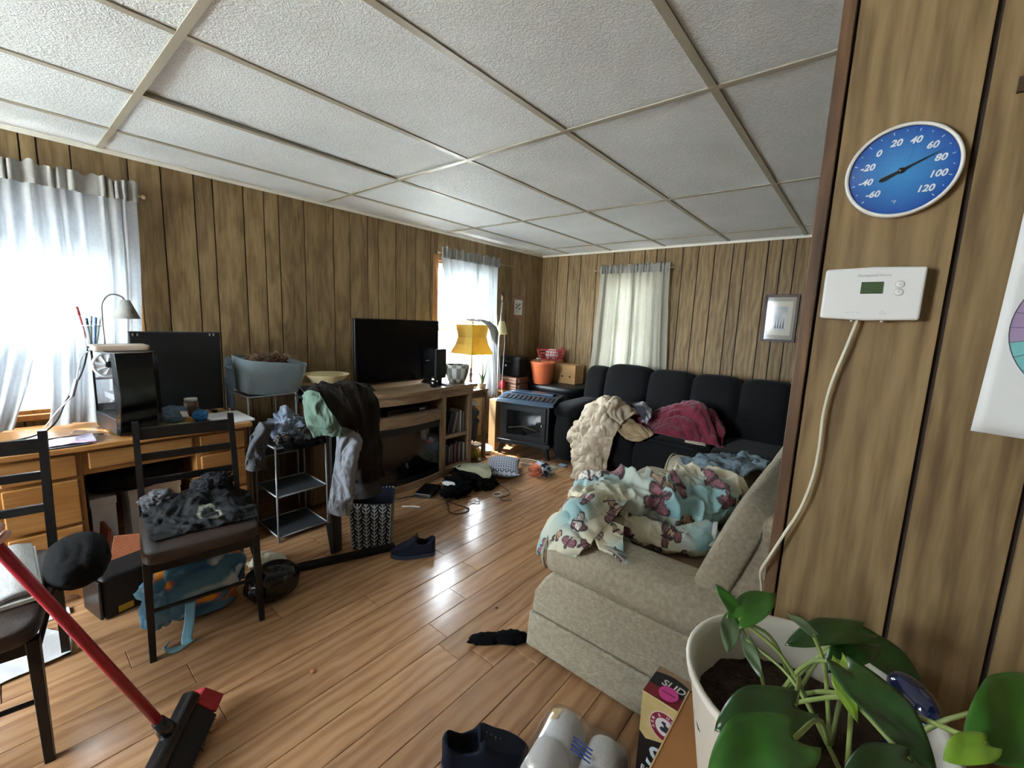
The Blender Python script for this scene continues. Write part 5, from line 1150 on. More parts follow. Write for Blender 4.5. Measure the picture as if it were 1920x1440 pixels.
for a, b in ((Y0+.045,2.10),(2.105,Y1-.03)):
    c = (-.262,(a+b)/2,.645); lo('back_cushion', MB().squad(c,(.060,(b-a)/2,.245),.45,.3,mat=Matrix.Translation(c)@Matrix.Rotation(R(19),4,'Y')@Matrix.Translation([-v for v in c])))
pl2 = thing('throw_pillow', 'oatmeal throw pillow lying on the far seat of the loveseat', 'pillow', (-.80,2.275,.44))
obj('pillow', MB().squad((0,0,.075),(.14,.16,.075),.75,.45), m_love, pl2, smooth=True)

# ---- butterfly blanket
RB = random.Random(5)
BF = [(RB.random(), RB.random(), RB.random()*6.28, RB.choice((0,0,1,2))) for _ in range(90)]
def bfly(u, v, su=1.5, sv=1.0, k=1.0):
    U, Vv = u*su, v*sv
    b0 = vn(np.stack([U*3.2,Vv*3.2,U*0],-1),3); b1 = vn(np.stack([U*2.4+5,Vv*2.4,U*0],-1),8); b2 = vn(np.stack([U*3+9,Vv*3,U*0],-1),14)
    c = mixc(L3('#8fb3b5'), L3('#cfc8ae'), np.clip(b0*3.2-1.15,0,1)); c = mixc(c, L3('#5fa0a8'), np.clip(b1*4-2.4,0,1)); c = mixc(c, L3('#cda994'), np.clip(b2*4-2.75,0,1))
    k = k*.62
    for (pu,pv,an,kd) in BF[:max(6,int(su*sv*42))]:
        x, y = U-pu*su, Vv-pv*sv; ca, sa = math.cos(an), math.sin(an); X, Y = x*ca+y*sa, -x*sa+y*ca
        r = np.hypot(X,Y)/(.115*k); th = np.arctan2(Y,np.abs(X)); w_ = .35+.65*np.abs(np.cos(1.5*(th-.2)))*(np.where(th > -.25,1,.72))
        ins = r < w_; rim = ins & (r > w_*.80); vein = ins & (np.abs(np.sin(th*6)) < .2); body = (np.abs(X) < .010*k) & (np.abs(Y) < .07*k)
        fill = L3(('#8f6068','#cfccc2','#b5977c')[kd])
        c = np.where(ins[...,None], fill, c); c = np.where((rim|vein|body)[...,None], L3('#453a3c'), c)
    return c
m_bf = PRINT('butterfly_fleece', .9, 160, .3, .2)
bb = thing('butterfly_blanket', 'teal and cream fleece blanket printed with butterflies bunched over the loveseat', 'blanket', (-.6,1.8,.45))
def roll_(name, path, rads, seed, amp, par, nu=260, nv=150, flat=.44, su=1.6, sv=.8):
    C_ = catm(path, nu); r_ = catm(np.array(rads), nu); T = np.gradient(C_, axis=0); T /= np.linalg.norm(T,axis=1,keepdims=True)
    A = np.cross(T, np.array([0,0,1.])); A /= np.maximum(np.linalg.norm(A,axis=1,keepdims=True),1e-6); B = np.cross(A,T)
    t = np.linspace(0,2*PI,nv); P = C_[:,None]+A[:,None]*(r_[:,0][:,None]*np.cos(t))[...,None]+B[:,None]*(r_[:,1][:,None]*np.sin(t))[...,None]
    n = gnormal(P); d = folds(P*np.array((1,1,1)), 7.5, seed, 1.4)*amp + folds(P,18,seed+3,1.4)*amp*.25
    P = P + n*d[...,None]; P[...,2] = np.maximum(P[...,2], flat+.004*vn(P*20,2))
    me = mesh(name, MB().grid(P), True); u, v = np.meshgrid(np.linspace(0,1,nu),np.linspace(0,1,nv),indexing='ij'); setprint(me, bfly(u,v,su,sv))
    o = obj(name, me, m_bf, par); o.location = -par.location; return o
roll_('bunched_length', [(-.80,1.47,.615),(-.87,1.62,.60),(-.84,1.78,.575),(-.72,1.90,.56),(-.61,2.02,.56),(-.535,2.14,.57),(-.49,2.25,.565),(-.465,2.33,.56),(-.45,2.39,.55)], [(.03,.04),(.09,.085),(.12,.105),(.14,.11),(.14,.12),(.125,.115),(.10,.095),(.07,.065),(.02,.02)], 5, .10, bb)
roll_('inner_fold', [(-.78,1.66,.50),(-.64,1.74,.49),(-.53,1.80,.485),(-.465,1.87,.49),(-.45,1.98,.50)], [(.03,.03),(.075,.05),(.085,.05),(.08,.05),(.02,.02)], 11, .05, bb, su=1.0, sv=.6, nu=180, nv=110)
def bcl(name, rows, seed, amp=.04, su=.7, sv=.6, **k):
    o = cloth(name, rows, m_bf, bb, nu=170, nv=140, amp=-amp, freq=9, seed=seed, thick=.01, colf=lambda u,v: bfly(u,v,su,sv), **k); o.location = -bb.location
bcl('arm_drape', [[(-.90,1.66,.60),(-.82,1.70,.64),(-.72,1.70,.62)],[(-.905,1.54,.63),(-.82,1.55,.685),(-.70,1.56,.62)],[(-.93,1.45,.60),(-.83,1.43,.66),(-.70,1.44,.60)],[(-.955,1.40,.50),(-.84,1.34,.585),(-.70,1.335,.575)],[(-.95,1.37,.42),(-.86,1.315,.50),(-.74,1.315,.52)]], 21, .05)
bcl('corner_point', [[(-.80,1.52,.61),(-.66,1.54,.585)],[(-.74,1.42,.585),(-.62,1.45,.575)],[(-.66,1.35,.572),(-.58,1.38,.57)],[(-.57,1.335,.565),(-.55,1.345,.562)]], 23, .02, .5, .3)
bp2 = thing('blue_sheet', 'dusty blue sheet heaped over the far end of the loveseat', 'sheet', (-.52,2.6,.5))
o = cloth('sheet', [[(-.77,2.93,.50),(-.64,2.94,.57),(-.50,2.93,.60),(-.36,2.91,.62)],[(-.80,2.77,.565),(-.66,2.79,.62),(-.50,2.79,.64),(-.345,2.76,.66)],[(-.79,2.60,.585),(-.66,2.61,.635),(-.50,2.62,.65),(-.35,2.60,.67)],[(-.735,2.50,.60),(-.62,2.49,.635),(-.50,2.48,.64),(-.37,2.48,.665)],[(-.67,2.44,.60),(-.60,2.43,.605),(-.51,2.43,.615),(-.40,2.43,.64)]], M('dusty_blue_cotton', '#67767e', .95, var=.1, bs=160, spec=.2), bp2, nu=110, nv=100, amp=-.07, freq=7, seed=8, thick=.01, amp2=-.02); o.location = -bp2.location
pc = tag(cloth('paper_strip', [[(-.415,1.90,.565),(-.40,1.915,.565)],[(-.405,1.845,.53),(-.39,1.86,.53)],[(-.40,1.795,.50),(-.385,1.805,.50)]], m_paper, nu=14, nv=6, amp=.004, thick=.002), 'white care label strip hanging off the butterfly blanket', 'tag')

# ================================================================== things on the floor
m_blkc = M('black_cotton', '#060607', .95, bs=200, spec=.15)
bpile = thing('black_clothes', 'heap of black clothes on the floor in front of the television unit', 'clothing', (-2.42,2.38,0))
for nm, c, h, sd_ in (('garment',(-2.44,2.36,.05),(.13,.20,.075),3),('garment',(-2.29,2.50,.04),(.08,.13,.055),6),('garment',(-2.36,2.22,.035),(.12,.13,.05),9),('garment',(-2.56,2.48,.05),(.09,.12,.07),13)):
    o = lump(nm, c, h, m_blkc, bpile, amp=.7, freq=2.2, seed=sd_, zmin=.002, amp2=.2); o.location = -bpile.location
tag(cloth('cream_cloth', [[(-2.68,2.48,.09),(-2.62,2.62,.11),(-2.56,2.76,.075)],[(-2.52,2.42,.125),(-2.45,2.55,.135),(-2.40,2.66,.11)],[(-2.39,2.46,.115),(-2.34,2.52,.115),(-2.30,2.57,.10)],[(-2.29,2.46,.095),(-2.28,2.49,.09),(-2.27,2.52,.085)]], M('sage_cream_cotton', '#a6a88f', .9), amp=.02, freq=10, seed=4, thick=.004), 'pale sage cloth lying over the black clothes', 'cloth')
tag(lump('white_sock', (-2.42,2.20,.085), (.06,.022,.018), m_paper, amp=.3, freq=2, seed=3, rz=R(20)), 'white sock tucked into the black clothes', 'sock')
pdv = thing('game_console', 'flat black console box on the floor by the fireplace', 'console', (-2.55,2.10,0), R(28))
obj('shell', MB().box((-.07,-.11,0),(.07,.11,.035)), m_black, pdv, bevel=.01); obj('front_panel', MB().box((.0705,-.09,.01),(.0715,.09,.026)), m_blackgl, pdv)
def wire(label, pts, r_, mat, cat='cable', n=40):
    return tag(obj('cable', MB().tube([tuple(p) for p in catm(pts,n)], r_, 6), mat, smooth=True), label, cat)
m_brownc = M('brown_cable', '#4a3218', .6)
wire('brown cable looping on the floor before the fireplace', [(-2.60,1.92,.004),(-2.50,1.99,.004),(-2.38,2.08,.004),(-2.22,2.10,.004),(-2.12,2.12,.004),(-2.08,2.08,.004),(-2.11,1.99,.004),(-2.17,1.98,.010),(-2.24,2.04,.010),(-2.31,2.08,.010),(-2.28,2.20,.004),(-2.25,2.28,.004)], .004, m_brownc, n=70)
wire('dark cable running along the plinth of the television unit', [(-2.66,1.74,.004),(-2.62,1.84,.004),(-2.585,1.92,.004),(-2.57,2.0,.004)], .004, m_black)
wire('brown cable curling out of the black clothes by the patterned pillow', [(-2.24,2.60,.02),(-2.12,2.58,.004),(-2.06,2.52,.004),(-2.07,2.43,.004),(-2.02,2.41,.004),(-1.98,2.46,.004)], .004, m_brownc)
ang = [2*PI*i/16 for i in range(17)]
tag(obj('white_ring', MB().tube([(-2.13+.033*math.cos(t),2.46+.042*math.sin(t),.006) for t in ang], .004, 6), m_whitepl, smooth=True), 'loose white cable ring on the floor by the black clothes', 'cable')
wire('short white cable end on the floor below the black clothes', [(-2.19,2.20,.004),(-2.16,2.23,.012),(-2.12,2.25,.004)], .004, m_whitepl)
wire('short white strip on the floor near the fireplace', [(-2.48,1.80,.004),(-2.42,1.86,.004),(-2.38,1.885,.004)], .004, m_whitepl)
def geo(u, v):
    a = np.mod(u*7+np.floor(v*10)%2*.5,1)-.5; b = np.mod(v*10,1)-.5; r = np.hypot(a,b)
    c = np.where(((r > .25)&(r < .42))[...,None], L3('#10121a'), L3('#a3abb8')); return c
pw_ = thing('patterned_pillow', 'blue white patterned pillow lying on the floor before the stove', 'pillow', (-2.42,2.86,0), R(38))
nn2 = 120
uu, vv = np.meshgrid(np.linspace(-1,1,nn2), np.linspace(-1,1,nn2), indexing='ij')
for nm, s in (('front_cover',1),('back_cover',-1)):
    hgt = .065*np.clip((1-np.abs(uu)**2.6)*(1-np.abs(vv)**2.6),0,1)**.5; pin = 1-.10*(1-np.abs(uu)**2)*np.abs(vv)**4-.10*(1-np.abs(vv)**2)*np.abs(uu)**4
    P = np.stack([uu*.155*pin, vv*.21*pin, .068+s*hgt],-1); me = mesh(nm, MB().grid(P), True); setprint(me, geo((uu+1)/2,(vv+1)/2)); obj(nm, me, PRINT('geometric_print', .8), pw_)
tag(lump('child_clothes', (-2.16,3.10,.045), (.10,.12,.06), PRINT('mixed_print', .9), amp=.9, freq=2.6, seed=5, zmin=.002, amp2=.3, rz=R(-30), colf=lambda V,P: mixc(mixc(mixc(L3('#9aa3b6'), L3('#22222a'), np.clip((vn(V*4,3)-.52)*8,0,1)), L3('#b8694a'), np.clip((-V[:,1]-.15)*5,0,1)), L3('#a9b6a6'), np.clip((V[:,1]-.45)*5,0,1))), 'small heap of multicoloured clothes with an orange piece on the floor', 'clothing')
tr = thing('plastic_tub', 'shallow clear plastic tub lying under the front of the stove', 'tub', (-2.38,3.20,0), R(15))
obj('tub', MB().grid(np.array([ov(.075,.05,.003,40,.35),ov(.085,.06,.04,40,.35),ov(.092,.066,.042,40,.35)]),True), m_clear, tr, smooth=True); obj('tub_rim', MB().tube(ov(.092,.066,.042,40,.35)+ov(.092,.066,.042,40,.35)[:1], .003, 5, False), m_whitepl, tr); obj('tub_floor', MB().add(ov(.075,.05,.004,40,.35),[tuple(range(40))]), m_clear, tr, solid=.002)
tag(obj('blue_card', MB().box((-2.175,3.395,.001),(-2.10,3.45,.02)), M('pale_blue_card', '#7e93a6', .5), bevel=.003), 'small pale blue carton on the floor beside the sofa corner', 'carton')
sk = thing('black_sock', 'black sock lying on the floor against the loveseat', 'sock', (-1.08,1.30,0))
o = lump('foot', (-1.11,1.24,.022), (.085,.032,.024), m_blkc, sk, amp=.35, freq=2, seed=4, zmin=.002, rz=R(48), amp2=.1, e=1); o.location = -sk.location
o = lump('cuff', (-1.035,1.315,.024), (.085,.036,.028), m_blkc, sk, amp=.35, freq=2, seed=8, zmin=.002, rz=R(42), amp2=.1, e=1); o.location = -sk.location
tag(obj('crumb', MB().squad((-1.225,1.44,.003),(.006,.006,.003),1,n=6), m_black), 'tiny black crumb on the floor planks', 'crumb')
tag(obj('crumb', MB().squad((-1.50,.675,.004),(.010,.008,.004),.8,n=6), M('tan_crumb', '#b97b4a', .8)), 'tiny tan crumb on the floor planks', 'crumb')
# ================================================================== on the partition
FY = PY-.0005
def onwall(x, z, d=.0): return Matrix.Translation((x,-d,z))@Matrix.Rotation(R(90),4,'X')
th = thing('dial_thermometer', 'round blue dial thermometer with a white rim on the partition wall', 'thermometer', (.006,FY,1.640))
m_rim = M('white_rim', '#dcdcd6', .35, var=.02); m_num = M('white_print', '#e2e6ea', .5, var=.02); m_needle = M('black_needle', '#0c0c10', .4)
FACE = Matrix.Rotation(R(90),4,'X')
obj('rim', MB().lathe([(.066,.0),(.0705,.002),(.0705,.012),(.068,.015),(.0655,.012)],64,mat=FACE,cap=False), m_rim, th, smooth=True)
nr, nt_ = 20, 64
P = np.array([[(.0655*i/(nr-1)*math.cos(2*PI*j/nt_), -.009, .0655*i/(nr-1)*math.sin(2*PI*j/nt_)) for j in range(nt_)] for i in range(nr)]); me = mesh('dial', MB().grid(P, True), True)
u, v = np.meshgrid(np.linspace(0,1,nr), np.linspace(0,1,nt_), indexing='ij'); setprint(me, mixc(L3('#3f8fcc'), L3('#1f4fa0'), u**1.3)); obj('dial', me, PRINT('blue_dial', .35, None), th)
vang = lambda val: R(225-(val+60)/180*270)
for val in range(-60,121,20):
    a = vang(val); text(str(val) if val >= 0 else '-%d' % -val, .0135, m_num, th, onwall(.0445*math.cos(a), .0445*math.sin(a), .0095), shear=.25, bold=.0004, name='number')
for val in range(-60,121,10):
    a = vang(val); r0, r1 = (.0575,.0615) if val % 20 == 0 else (.0585,.0605)
    obj('scale_mark', MB().bar((r0*math.cos(a),-.0095,r0*math.sin(a)),(r1*math.cos(a),-.0095,r1*math.sin(a)),.0009,.0006,(0,1,0)), m_num, th)
text('°F', .007, m_num, th, onwall(-.003,-.047,.0095), name='unit')
a = vang(72); na = obj('needle', MB().add([(.052*math.cos(a),-.0115,.052*math.sin(a)),(-.026*math.cos(a)-.003*math.sin(a),-.0115,-.026*math.sin(a)+.003*math.cos(a)),(-.029*math.cos(a),-.0115,-.029*math.sin(a)),(-.026*math.cos(a)+.003*math.sin(a),-.0115,-.026*math.sin(a)-.003*math.cos(a)),(.003*math.sin(a)*.5,-.0115,-.003*math.cos(a)*.5)],[(0,1,2,3,4)]), m_needle, th, solid=.0006)
obj('needle_hub', MB().lathe([(.0045,.010),(.004,.0135),(.001,.014)],16,mat=FACE), m_needle, th, smooth=True)
obj('lens', MB().lathe([(.0655,.0135),(.05,.0165),(.03,.018),(.001,.0185)],48,mat=FACE,cap=False), glass('dial_lens', gl=.05, rough=.01), th, smooth=True)

ts = thing('thermostat', 'white wall thermostat with a green display and two arrow buttons', 'thermostat', (-.0075,FY,1.448))
obj('housing', MB().prism([(-.064,-.041),(.0,-.0435),(.064,-.041),(.064,.041),(.0,.0435),(-.064,.041)], -.024, 0, 'y'), m_whitepl, ts, bevel=.004, seg=3)
obj('display', MB().box((-.0135,-.0252,.0),(.0145,-.0242,.019)), M('green_display', '#43583c', .25, var=.12, scale=60), ts)
m_gr = M('grey_print', '#6a6d70', .6); m_grl = M('light_grey_print', '#9a9da0', .6)
text('Honeywell', .0062, m_gr, ts, onwall(-.0065,.0295,.0243), bold=.00012); text('Home', .0058, m_grl, ts, onwall(.0155,.0295,.0243))
for s in (1,-1):
    zc = .0085 if s > 0 else -.0045+.0015
    b_ = obj('button', MB().lathe([(.0053,.0242),(.0053,.0256),(.0045,.0262)],24,mat=Matrix.Translation((.0345,0,.0145 if s > 0 else .0025))@FACE), m_whitepl, ts, smooth=True)
    zc = .0145 if s > 0 else .0025
    obj('button_ring', MB().tube([(.0345+.0053*math.cos(t),-.0245,zc+.0053*math.sin(t)) for t in [2*PI*i/24 for i in range(25)]], .00035, 5, False), m_grl, b_)
    obj('arrow', MB().prism([(.0345-.002,zc-.001*s),(.0345+.002,zc-.001*s),(.0345,zc+.0015*s)], -.0268, -.0263, 'y'), m_gr, b_)
for x_, s_ in ((-.027,'Heat'),(-.020,'Off'),(-.0125,'Cool')): text(s_, .0028, m_gr, ts, onwall(x_,-.0305,.0243))
for k, s_ in enumerate(('Fan','Auto On')): text(s_, .0028, m_gr, ts, onwall(.019,-.0285-.003*k,.0243))
for x_ in (-.02,.019): obj('slider', MB().box((x_-.0015,-.018,-.0455),(x_+.0015,-.012,-.043)), m_whitepl, ts)
crd = obj('cord', MB().tube([tuple(p) for p in catm([(-.019,.938,1.406),(-.028,.936,1.36),(-.040,.937,1.30),(-.046,.938,1.24),(-.045,.937,1.18),(-.047,.936,1.125),(-.058,.933,1.06),(-.078,.930,1.0),(-.097,.926,.945),(-.108,.93,.91),(-.108,.97,.86),(-.106,1.02,.78),(-.108,1.05,.60)],60)], .0026, 8), M('cream_cord', '#d2cdb8', .5), ts, smooth=True); crd.location = -ts.location

po = thing('wheel_poster', 'white paper poster with a coloured segment wheel taped to the partition', 'poster', (.26,FY,1.40))
obj('sheet', cloth('tmp', [[(-.112,-.002,.26),(0,-.002,.26),(.13,-.002,.26)],[(-.116,-.003,.05),(0,-.002,.05),(.13,-.002,.05)],[(-.123,-.004,-.158),(0,-.003,-.162),(.13,-.003,-.165)]], m_paper, None, nu=20, nv=20, amp=.001, thick=.0).data, M('poster_paper', '#d3d5d4', .55, var=.02), po, solid=.0008)
bpy.data.objects.remove(bpy.data.objects['tmp'])
m_ink = M('dark_ink', '#43484a', .7)
wc = ['#9a86a8','#8e7aa0','#6fb0b0','#7fbcbc','#a9b86a','#d0b45a','#cf8f5a','#b86a6a']
for k in range(30):
    a0, a1 = R(96+12*k), R(96+12*(k+1)); r0, r1 = .066, .105
    q = 96+12*k; col = wc[0] if q < 186 else wc[2] if q < 246 else wc[4] if q < 300 else wc[5] if q < 366 else wc[6] if q < 420 else wc[7]
    pts = [(r1*math.cos(a0+(a1-a0)*j/5), r1*math.sin(a0+(a1-a0)*j/5)) for j in range(6)]+[(r0*math.cos(a1-(a1-a0)*j/5), r0*math.sin(a1-(a1-a0)*j/5)) for j in range(6)]
    obj('wheel_segment', MB().prism(pts, -.0058, -.0052, 'y'), M('wheel_'+col[1:], col, .6), po)
    obj('segment_line', MB().bar((.066*math.cos(a0),-.006,.066*math.sin(a0)),(.105*math.cos(a0),-.006,.105*math.sin(a0)),.0008,.0004,(0,1,0)), m_ink, po)
for r_ in (.105,.066): obj('wheel_ring', MB().tube([(r_*math.cos(t),-.0058,r_*math.sin(t)) for t in [2*PI*i/60 for i in range(61)]], .0006, 4, False), m_ink, po)
hk = thing('wall_peg', 'small pale wooden peg on the partition above the poster', 'peg', (.130,FY,1.735))
obj('peg', MB().box((-.004,-.03,-.008),(.03,-.002,.008)), M('pale_wood', '#cdb89a', .6), hk, bevel=.002); obj('peg_shadow', MB().box((-.014,-.006,-.010),(-.0045,0,.010)), m_bronze, hk)  # bronze plate stands in for the dark shadow beside the peg

# ================================================================== near corner: carton, potted pothos, litter box, rolls
kb = thing('kraft_carton', 'large brown kraft carton that carries the pothos pot', 'box', (.05,.69,0))
m_kraft = M('brown_kraft', '#a4713f', .75, var=.06)
obj('carton', MB().box((-.262,-.27,0),(.30,.245,.562)), m_kraft, kb, bevel=.004)
for a, b in ((-.27,-.014),(-.011,.245)): obj('top_flap', MB().box((-.262,a,.563),(.30,b,.568)), m_kraft, kb, bevel=.001)
obj('edge_strip', MB().box((-.2655,-.27,.5635),(-.2625,.245,.569)), M('kraft_edge', '#c9a877', .8), kb)

pt = thing('potted_pothos', 'pothos with glossy heart shaped leaves in a white pot on the kraft carton', 'plant', (-.008,.735,.569))
m_potw = M('white_pot_glaze', '#cfcabd', .4, var=.04)
obj('pot', MB().lathe([(.115,0),(.120,.006),(.160,.265),(.166,.272),(.168,.283),(.160,.284),(.153,.270),(.135,.15),(.11,.02)],48,cap=False), m_potw, pt, smooth=True); obj('pot_base', MB().lathe([(.115,0),(.115,.006)],40), m_potw, pt)
V, F = ico(4); 
P = np.stack([V[:,0]*.150, V[:,1]*.150, .20+np.maximum(V[:,2],-.2)*.018 + (folds(V,5,3)*.02)*(V[:,2] > 0)], -1); mb = MB(); mb.v = [tuple(map(float,p)) for p in P]; mb.f = F
obj('soil', mb, M('dark_potting_soil', '#241610', .95, col2='#3d281c', scale=50, bs=80, bst=.9), pt, smooth=True)
def leafmat(name, c1, c2):
    m, nt, b = nodes(name); v_ = coords(nt); n1 = ntex(nt, v_, 14, 3); r = ramp(nt, n1.outputs['Fac'], [(.35, lin(c1)), (.72, lin(c2))])
    nt.links.new(r.outputs[0], b.inputs['Base Color']); b.inputs['Roughness'].default_value = .32; b.inputs['Specular IOR Level'].default_value = .5
    b.inputs['Subsurface Weight'].default_value = 0.0
    bump(nt, b, ntex(nt, v_, 60, 2).outputs['Fac'], .15, .003); return m
lmats = [leafmat('pothos_deep', '#1d3a14', '#2b501b'), leafmat('pothos_mid', '#2a5616', '#3b6f20'), leafmat('pothos_lime', '#567a1c', '#7b982c'), leafmat('pothos_pale', '#43573a', '#5a6d4c')]
m_stem = M('pothos_stem', '#7b8a4a', .5)
def leaf(base, tip, wr, mi, par, upv=(0,0,1), curl=.12, fold=.16, lift=0):
    B, T = Vector(base), Vector(tip); d = T-B; L_ = d.length; d.normalize(); s_ = d.cross(Vector(upv)).normalized(); n_ = s_.cross(d).normalized()
    nu_, nv_ = 19, 11; P = np.zeros((nu_,nv_,3))
    for i in range(nu_):
        t = i/(nu_-1); w_ = wr*L_*.5*1.47*(t+.03)**.45*(1-t)**.8 if t < 1 else 0
        if t == 0: w_ = .16*wr*L_
        for j in range(nv_):
            q = -1+2*j/(nv_-1)
            back = -.17*L_*(abs(q)**1.2)*max(0,1-t*4.5)      # heart lobes reach behind the stalk
            p = B + d*(t*L_+back) + s_*(q*w_*(1+.0*t)) + n_*(fold*abs(q)*w_ - curl*L_*t*t + .25*curl*L_*math.sin(PI*t) + .02*L_*math.sin(9*t+q*3))
            P[i,j] = p
    return obj('leaf', MB().grid(P), lmats[mi], par, smooth=True, solid=.0007, fix=False)
LV = [((-0.100,0.725,0.920),(-0.140,0.717,0.970),.55,1,(.6,-.6,.4)),((-0.103,0.712,0.930),(-0.067,0.788,0.960),.75,1,(0,-.5,1)),((-0.124,0.783,0.880),(-0.114,0.716,0.870),.7,3,(0,0,1)),((-0.093,0.743,0.880),(-0.064,0.701,0.860),.55,3,(-.2,-.6,.8)),
 ((0.043,0.777,0.950),(-0.036,0.686,0.950),.55,0,(0,-.3,1)),((0.041,0.847,0.900),(0.139,0.823,0.866),.85,0,(0,-.3,1)),((0.023,0.681,0.950),(0.036,0.592,0.950),.42,2,(-.7,-.2,.7)),((0.030,0.622,0.980),(0.103,0.549,0.970),.80,0,(.1,-.3,1)),
 ((-0.013,0.558,0.950),(-0.077,0.475,0.950),.80,0,(0,-.2,1)),((-0.008,0.450,1.000),(-0.060,0.367,1.000),.9,1,(0,-.2,1)),((0.134,0.570,1.000),(0.104,0.538,0.990),.85,2,(0,-.4,1)),((0.194,0.683,1.000),(0.129,0.561,1.000),.8,1,(.3,-.5,1)),
 ((0.079,0.524,0.980),(0.033,0.472,0.980),.7,0,(0,-.2,1)),((-0.009,0.687,0.970),(-0.041,0.699,0.980),.6,3,(0,-.4,1)),((0.053,0.787,0.930),(0.014,0.706,0.920),.75,0,(0,-.3,1))]
po_ = pt.location
roots = [(-.02,.80),(.03,.72),(-.05,.74),(.05,.68)]
for k, (b, t, wr, mi, uv) in enumerate(LV):
    lf = leaf(tuple(Vector(b)-po_), tuple(Vector(t)-po_), wr, mi, pt, uv)
    rx, ry = roots[k % 4]; r0 = Vector((rx,ry,.785)); bb_ = Vector(b)
    mid = (r0+bb_)/2 + Vector((0,0,.035))
    obj('stem', MB().tube([tuple(Vector(p)-po_) for p in catm([r0,mid,bb_],12)], [.0032]*6+[.0026]*6, 6), m_stem, lf, smooth=True)
gb2 = thing('watering_globe', 'blue glass watering globe stuck in the pothos pot', 'globe', (.102,.727,.915))
m_bglass = M('cobalt_glass', '#1a2458', .06, var=.2, coat=.6, trans=.35)
obj('bulb', MB().squad((0,0,0),(.020,.036,.021),1,n=18,mat=Matrix.Rotation(R(35),4,'Z')), m_bglass, gb2, smooth=True); obj('spout', MB().tube([(-.004,.004,-.016),(-.012,.010,-.07),(-.016,.014,-.155)], [.010,.006,.005], 8), m_bglass, gb2, smooth=True)

# ---- litter carton
lb = thing('litter_box', 'black red and gold cat litter carton standing behind the pothos carton', 'box', (-.243,1.135,0), R(-1.5))
hx, hy, hz = .122, .06, .37
m_lblk = M('print_black', '#151416', .4, var=.05); m_lred = M('print_red', '#7d1724', .4, var=.05); m_lgold = M('print_gold', '#c0b07a', .4, var=.12, scale=18); m_lpink = M('sticker_pink', '#d8459a', .5, var=.03); m_lw = M('print_white', '#d5d5d8', .45, var=.02); m_ltan = M('print_tan', '#a5866a', .45, var=.06)
obj('carton', MB().box((-hx,-hy,0),(hx,hy,hz)), m_lblk, lb, bevel=.002)
obj('gold_panel', MB().prism([(-hx+.001,hz-.002),(hx-.001,hz-.002),(hx-.001,.235)]+[(hx-.001-(2*hx-.002)*i/12, .235+.028*math.sin(PI*i/12*1.15)) for i in range(1,12)]+[(-hx+.001,.245)], -hy-.0008, -hy-.0002, 'y'), m_lgold, lb)
obj('gold_edge', MB().box((-hx,-hy-.0012,hz-.003),(hx,-hy-.0002,hz+.0006)), M('gold_foil', '#d8c79a', .3, metal=.4), lb)
# round emblem with lettering
em = obj('emblem', MB().lathe([(.043,.0),(.043,.0006)],40,mat=Matrix.Translation((-.052,-hy-.0008,.300))@FACE), m_lw, lb)
obj('emblem_ring', MB().lathe([(.041,.0006),(.041,.0010),(.0265,.0010),(.0265,.0006)],40,mat=Matrix.Translation((-.052,-hy-.0008,.300))@FACE,cap=False), M('print_maroon', '#83203a', .4), lb)
def arc_text(s, r, a0, a1, size, cx, cz, mat):
    for i, ch in enumerate(s):
        a = R(a0+(a1-a0)*i/(len(s)-1))
        if ch != ' ': text(ch, size, mat, lb, Matrix.Translation((cx+r*math.cos(a),-hy-.0022,cz+r*math.sin(a)))@Matrix.Rotation(R(90),4,'X')@Matrix.Rotation(a-PI/2,4,'Z'), .0002, bold=.0002, name='emblem_letter')
arc_text('ARM & HAMMER', .0335, 205, -25, .0115, -.052, .300, m_lw)
obj('emblem_arm', MB().prism([(-.066,.292),(-.060,.286),(-.047,.287),(-.040,.296),(-.042,.306),(-.050,.308),(-.050,.316),(-.060,.316),(-.062,.310),(-.056,.306),(-.054,.299),(-.060,.299)], -hy-.0022, -hy-.0015, 'y'), M('print_navy', '#2a3040', .5), lb)
text('SLIDE', .095, M('print_iceblue', '#b9cbd6', .4), lb, onwall(-.098,.185,hy+.0010), .0003, .15, .001, align='LEFT')
text('EASY CLEAN-UP', .022, m_lw, lb, onwall(-.108,.135,hy+.0010), .0003, .1, .0004, align='LEFT')
TOPM = lambda x, y, r=0: Matrix.Translation((x,y,hz+.0016))@Matrix.Rotation(R(r),4,'Z')
obj('red_band', MB().box((-hx+.001,-hy+.001,hz+.0002),(hx-.001,-.018,hz+.0008)), m_lred, lb)
obj('tan_band', MB().prism([(-hx+.001,hy-.001),(-hx+.001,.030)]+[(-hx+.001+.10*i/8, .030+.012*math.sin(PI*i/8)) for i in range(1,9)]+[(.02,hy-.001)], hz+.0002, hz+.0008, 'z'), m_ltan, lb)
text('SLIDE', .033, m_lw, lb, TOPM(-.052,.006), .0003, .15, .0006)
obj('pink_sticker', MB().lathe([(.026,0),(.026,.0006)],32,c=(-.062,-.026,hz+.0024)), m_lpink, lb); obj('sticker_line', MB().box((-.080,-.0275,hz+.0031),(-.044,-.0245,hz+.0035)), m_lred, lb)
obj('scoop_icon', MB().lathe([(.022,0),(.022,.0004),(.019,.0004),(.019,0)],24,c=(.055,.022,hz+.001),sx=1.2,sy=.8,cap=False), m_grl, lb)
for k in range(3): obj('small_print', MB().box((-.01+.01*k,-.040-.006*k,hz+.0009),(.075,-.038-.006*k,hz+.0012)), m_ltan, lb)
obj('flap_gap', MB().box((.02,-.020,hz+.0009),(.07,-.006,hz+.0016)), m_lw, lb)

